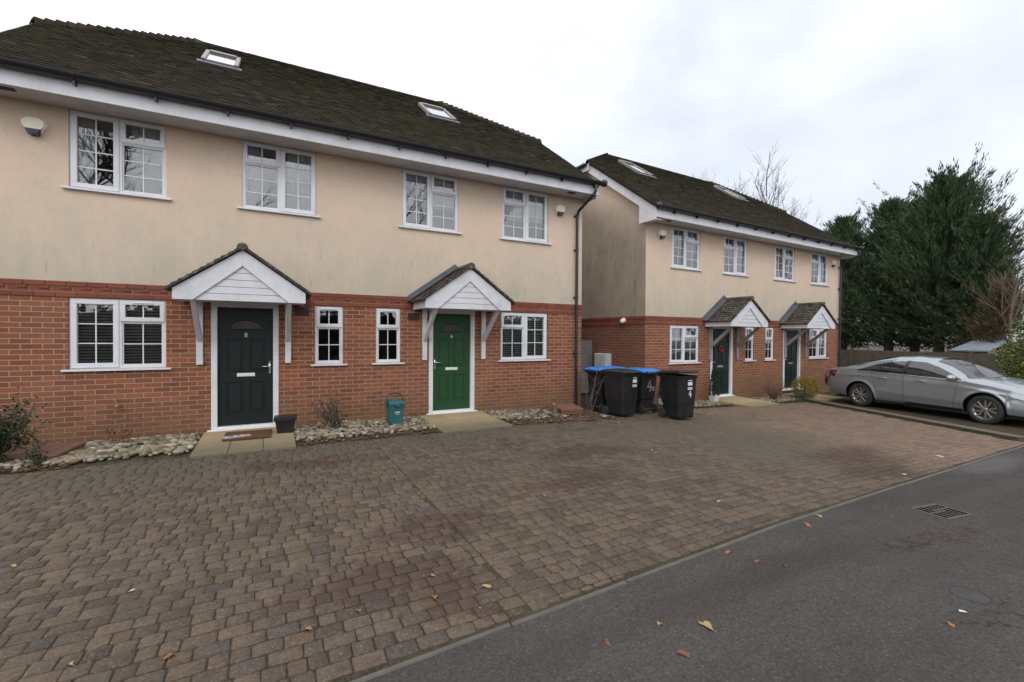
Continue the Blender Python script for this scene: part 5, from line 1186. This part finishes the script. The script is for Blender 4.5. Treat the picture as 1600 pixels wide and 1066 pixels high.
# ------------------------------------------------------------------ silver car
def car():
    hx, hy = -.175, -.9846; th = atan2(hy, hx)
    # local: x forward from the rear bumper, y to the left
    cw = Vector((14.85, 6.82)); lx, ly = 1.10, -.86
    org = cw-Vector((lx*cos(th)-ly*sin(th), lx*sin(th)+ly*cos(th)))
    e = empty('parked_car', (org.x, org.y, gz(14.5)-.004), th, label='silver grey hatchback saloon parked on the drive at the right', cat='car')
    X = np.linspace(0, 4.83, 281)
    def cv(pts, k=7):
        a = np.interp(X, [p[0] for p in pts], [p[1] for p in pts]); pad = np.concatenate([np.full(k, a[0]), a, np.full(k, a[-1])]); w = np.hanning(2*k+1); w /= w.sum()
        b = np.convolve(pad, w, 'valid'); b[0] = a[0]; b[-1] = a[-1]; return b
    zt = cv([(0, .66), (.03, .82), (.08, .97), (.14, 1.045), (.45, 1.10), (.62, 1.14), (1.0, 1.285), (1.4, 1.40), (1.8, 1.468), (2.2, 1.488), (2.6, 1.465), (2.85, 1.41), (3.2, 1.25), (3.62, 1.035), (3.9, .985), (4.3, .90), (4.6, .79), (4.75, .69), (4.81, .58), (4.83, .50)], 5)
    zs = cv([(0, .62), (.08, .86), (.2, .95), (1.0, .985), (2, .955), (3.3, .905), (3.9, .85), (4.4, .75), (4.7, .63), (4.83, .46)], 6)
    zs = np.minimum(zs, zt-.02)
    wd = cv([(0, .70), (.05, .77), (.2, .86), (.6, .92), (1.1, .940), (2.4, .925), (3.8, .935), (4.3, .90), (4.55, .82), (4.72, .69), (4.8, .55), (4.83, .40)], 5)
    zb = cv([(0, .40), (.1, .30), (.5, .24), (1.0, .20), (4.0, .20), (4.5, .20), (4.75, .22), (4.83, .32)], 4)
    NL, NU = 16, 40; rows = []
    for i, x in enumerate(X):
        z0 = zb[i]; arch = 0
        for xw in (1.10, 3.84):
            dx = abs(x-xw)
            if dx < .385: z0 = max(z0, .33+sqrt(.385**2-dx*dx)); arch = 1
        r = []
        w = wd[i]; S = zs[i]; cabin = np.clip((zt[i]-S-.12)/.25, 0, 1)
        for k in range(NL):
            t = k/NL; z = z0+(S-z0)*t; u = (z-.2)/(S-.2+1e-6)
            y = w*(1-.075*max(0, .35-u)**1.5/.2-.028*max(0, u-.55)**1.6/.28)
            # crease and sill
            y -= .010*np.exp(-((z-(.36+.06*(3.4-x)/2))/.045)**2)*(1 if 1.5 < x < 3.45 else .2)
            y += .012*np.exp(-((z-(S-.10))/.03)**2)
            for xw in (1.10, 3.84):
                dd = hypot(x-xw, z-.33); y += .018*np.exp(-((dd-.40)/.035)**2)
            r.append((x, y, z))
        ys = w*(1-.028*(.45**1.6)/.28); nexp = 2.9-.55*cabin
        for k in range(NU+1):
            a = (k/NU)*pi/2; y = ys*abs(cos(a))**(2/nexp); z = S+(zt[i]-S)*abs(sin(a))**(2/nexp)
            r.append((x, y if k < NU else 0, z))
        rows.append(r)
    A = np.array(rows); nS, nT = A.shape[:2]
    DLO = [(1.02, 1.035), (1.22, 1.11), (1.5, 1.215), (1.9, 1.315), (2.25, 1.352), (2.6, 1.325), (2.9, 1.225), (3.2, 1.085), (3.44, .955), (3.42, .945), (2.2, .992), (1.1, 1.020)]
    def inside(x, z, poly):
        c = False
        for i in range(len(poly)):
            (x0, z0), (x1, z1) = poly[i], poly[i-1]
            if (z0 > z) != (z1 > z) and x < (x1-x0)*(z-z0)/(z1-z0)+x0: c = not c
        return c
    xa = lambda z: np.interp(z, [.93, 1.085, 1.225, 1.325, 1.36, 1.5], [3.52, 3.30, 3.02, 2.76, 2.66, 2.62])
    xc = lambda z: np.interp(z, [1.0, 1.12, 1.225, 1.315, 1.36, 1.45], [.88, 1.08, 1.30, 1.58, 1.72, 1.75])
    parts = {}
    def cls(x, y, z, i):
        if inside(x, z, DLO):
            if 2.17 < x < 2.26 or 1.60 < x < 1.64: return 'pillar_trim'
            return 'front_window' if x > 2.2 else 'rear_window' if x > 1.62 else 'quarter_window'
        if 2.6 < x < 3.66 and z > 1.0 and x > xa(z)+.09: return 'windscreen'
        if .60 < x < 1.75 and z > 1.135 and x < xc(z)-.10: return 'back_window'
        if .03 < x < .42-.5*max(0, .95-z) and .80 < z < .965 and y > .48: return 'tail_light'
        if x > 4.28+.9*max(0, .70-z) and .60 < z < .735-.12*(x-4.28) and y > .40: return 'headlight'
        if x > 4.6 and .30 < z < .44: return 'grille'
        if z < .27: return 'sill'
        return 'body'
    mats = dict(pillar_trim='dark_trim', front_window='car_glass', rear_window='car_glass', quarter_window='car_glass', windscreen='car_glass', back_window='car_glass', tail_light='red_lens', headlight='head_lens', grille='dark_trim', sill='dark_trim', body='car_paint')
    for sg in (1, -1):
        for i in range(nS-1):
            for k in range(nT-1):
                q_ = [A[i, k], A[i+1, k], A[i+1, k+1], A[i, k+1]]; c = sum(q_)/4
                n_ = cls(c[0], c[1], c[2], i)
                key = (n_, 0 if n_ in ('body', 'windscreen', 'back_window', 'grille', 'sill') else sg)
                parts.setdefault(key, []).append((i, k, sg))
    for (n_, s_), cells in parts.items():
        idx = {}; V_ = []; F_ = []
        for (i, k, sg) in cells:
            f = []
            for (a, b) in ((i, k), (i+1, k), (i+1, k+1), (i, k+1)):
                kk = (a, b, sg if A[a, b, 1] > 1e-6 else 0)
                if kk not in idx: idx[kk] = len(V_); p_ = A[a, b]; V_.append((p_[0], p_[1]*sg, p_[2]))
                f.append(idx[kk])
            F_.append(f if sg < 0 else f[::-1])
        mm = MB(); mm.v = V_; mm.f = F_; mm.mi = [0]*len(F_)
        if n_ == 'body':      # close the two ends
            for ii, fl in ((0, 1), (nS-1, -1)):
                ring = [tuple(A[ii, k]) for k in range(nT)]+[(A[ii, k, 0], -A[ii, k, 1], A[ii, k, 2]) for k in range(nT-2, -1, -1)]; mm.add(ring, [tuple(range(len(ring)))[::fl]])
        mm.build(n_, mats[n_], e, smooth=True)
    u = MB(); u.box(.25, 4.6, -.70, .70, .19, .30); u.box(.55, 1.65, -.68, .68, .2005, .78); u.box(3.30, 4.38, -.68, .68, .2005, .74); u.build('underbody', 'dark_trim', e)
    def surf(x, z, sg):
        i = int(round(x/4.83*280)); col = A[i]; k = int(np.argmin(np.abs(col[:NL+NU//2, 2]-z))); k = min(max(k, 1), nT-2)
        z0, z1 = col[k, 2], col[k+1, 2]; 
        y = np.interp(z, col[:NL+25, 2], col[:NL+25, 1]); return (x, sg*(y+.0005), z)
    tr = MB(); 
    for sg in (1, -1):
        for line in ([(2.20, z) for z in np.linspace(.27, .97, 12)], [(3.36-.10*(1-((z-.27)/.65)), z) for z in np.linspace(.27, .90, 12)], [(1.36+.18*abs(cos((z-.3)*2)), z) for z in np.linspace(.55, 1.0, 10)],
                     [(x, .275) for x in np.linspace(1.55, 3.26, 16)]):
            tr.tube([surf(x, z, sg) for x, z in line], .0035, 5)
    tr.build('door_seams', 'dark_trim', e)
    for sg in (1, -1): ch = MB(); ch.tube([surf(x, np.interp(x, [1.04, 2.2, 3.44], [1.020, .984, .937]), sg) for x in np.linspace(1.04, 3.44, 30)], .009, 6); ch.build('window_trim', 'chrome', e, smooth=True)
    for sg in (1, -1):
        for x in (1.62, 2.52):
            h_ = MB(); p_ = Vector(surf(x, .875, sg)); q_ = Vector(surf(x+.2, .865, sg)); o_ = Vector((0, sg*.03, 0)); h_.tube([p_, p_+o_+Vector((.03, 0, 0)), q_+o_-Vector((.03, 0, 0)), q_], [.012, .013, .013, .012], 8); h_.build('door_handle', 'car_paint', e, smooth=True)
        mi = MB(); c = Vector(surf(3.26, .98, sg))+Vector((0, sg*.10, .02)); M = Matrix.Translation(c) @ Matrix.Diagonal((.085, .12, .07, 1)); mi.lathe([(0, -1), (.5, -.87), (.87, -.5), (1, 0), (.87, .5), (.5, .87), (0, 1)], 16, M); mi.tube([Vector(surf(3.24, .95, sg)), c], .022, 6); mi.build('mirror', 'car_paint', e, smooth=True)
        for xw in (1.10, 3.84):
            M = Matrix.Translation((xw, sg*.80, .325)) @ Matrix.Rotation(-sg*pi/2, 4, 'X')     # local z of the lathe points outwards
            w = MB(); w.lathe([(.215, -.10), (.27, -.11), (.315, -.10), (.327, -.07), (.328, 0), (.327, .07), (.315, .10), (.27, .108), (.222, .10), (.215, .085)], 48, M); wh = w.build('wheel', 'tyre', e, smooth=True)
            r = MB(); r.lathe([(.222, .10), (.228, .102), (.222, .085), (.20, .06), (.19, -.06), (.215, -.09)], 48, M)
            for k in range(10):      # ten spokes in five pairs
                a = 2*pi*(k//2)/5+(.17 if k % 2 else -.17); b = 2*pi*(k//2)/5+(.26 if k % 2 else -.26)
                p0_, p1_ = Vector((.045*cos(a), .045*sin(a), .085)), Vector((.212*cos(b), .212*sin(b), .088))
                dv = (p1_-p0_).normalized(); sv = Vector((-dv.y, dv.x, 0)); up_ = Vector((0, 0, 1)); w0, w1 = .014, .020
                Q_ = [p0_-sv*w0, p0_+sv*w0, p1_+sv*w1, p1_-sv*w1]; r.add([M @ (q_-up_*.035) for q_ in Q_]+[M @ q_ for q_ in Q_], [(4, 5, 6, 7), (0, 4, 7, 3), (1, 2, 6, 5), (0, 1, 5, 4), (2, 3, 7, 6)])
            r.lathe([(0, .092), (.03, .092), (.05, .085), (.062, .06), (.0, .05)], 20, M); r.build('rim', 'alloy', wh, smooth=False, bevel=.002)
            dk = MB(); dk.lathe([(0, .0), (.205, .0)], 32, M); dk.build('brake_disc', 'iron', wh)
    return e
car()
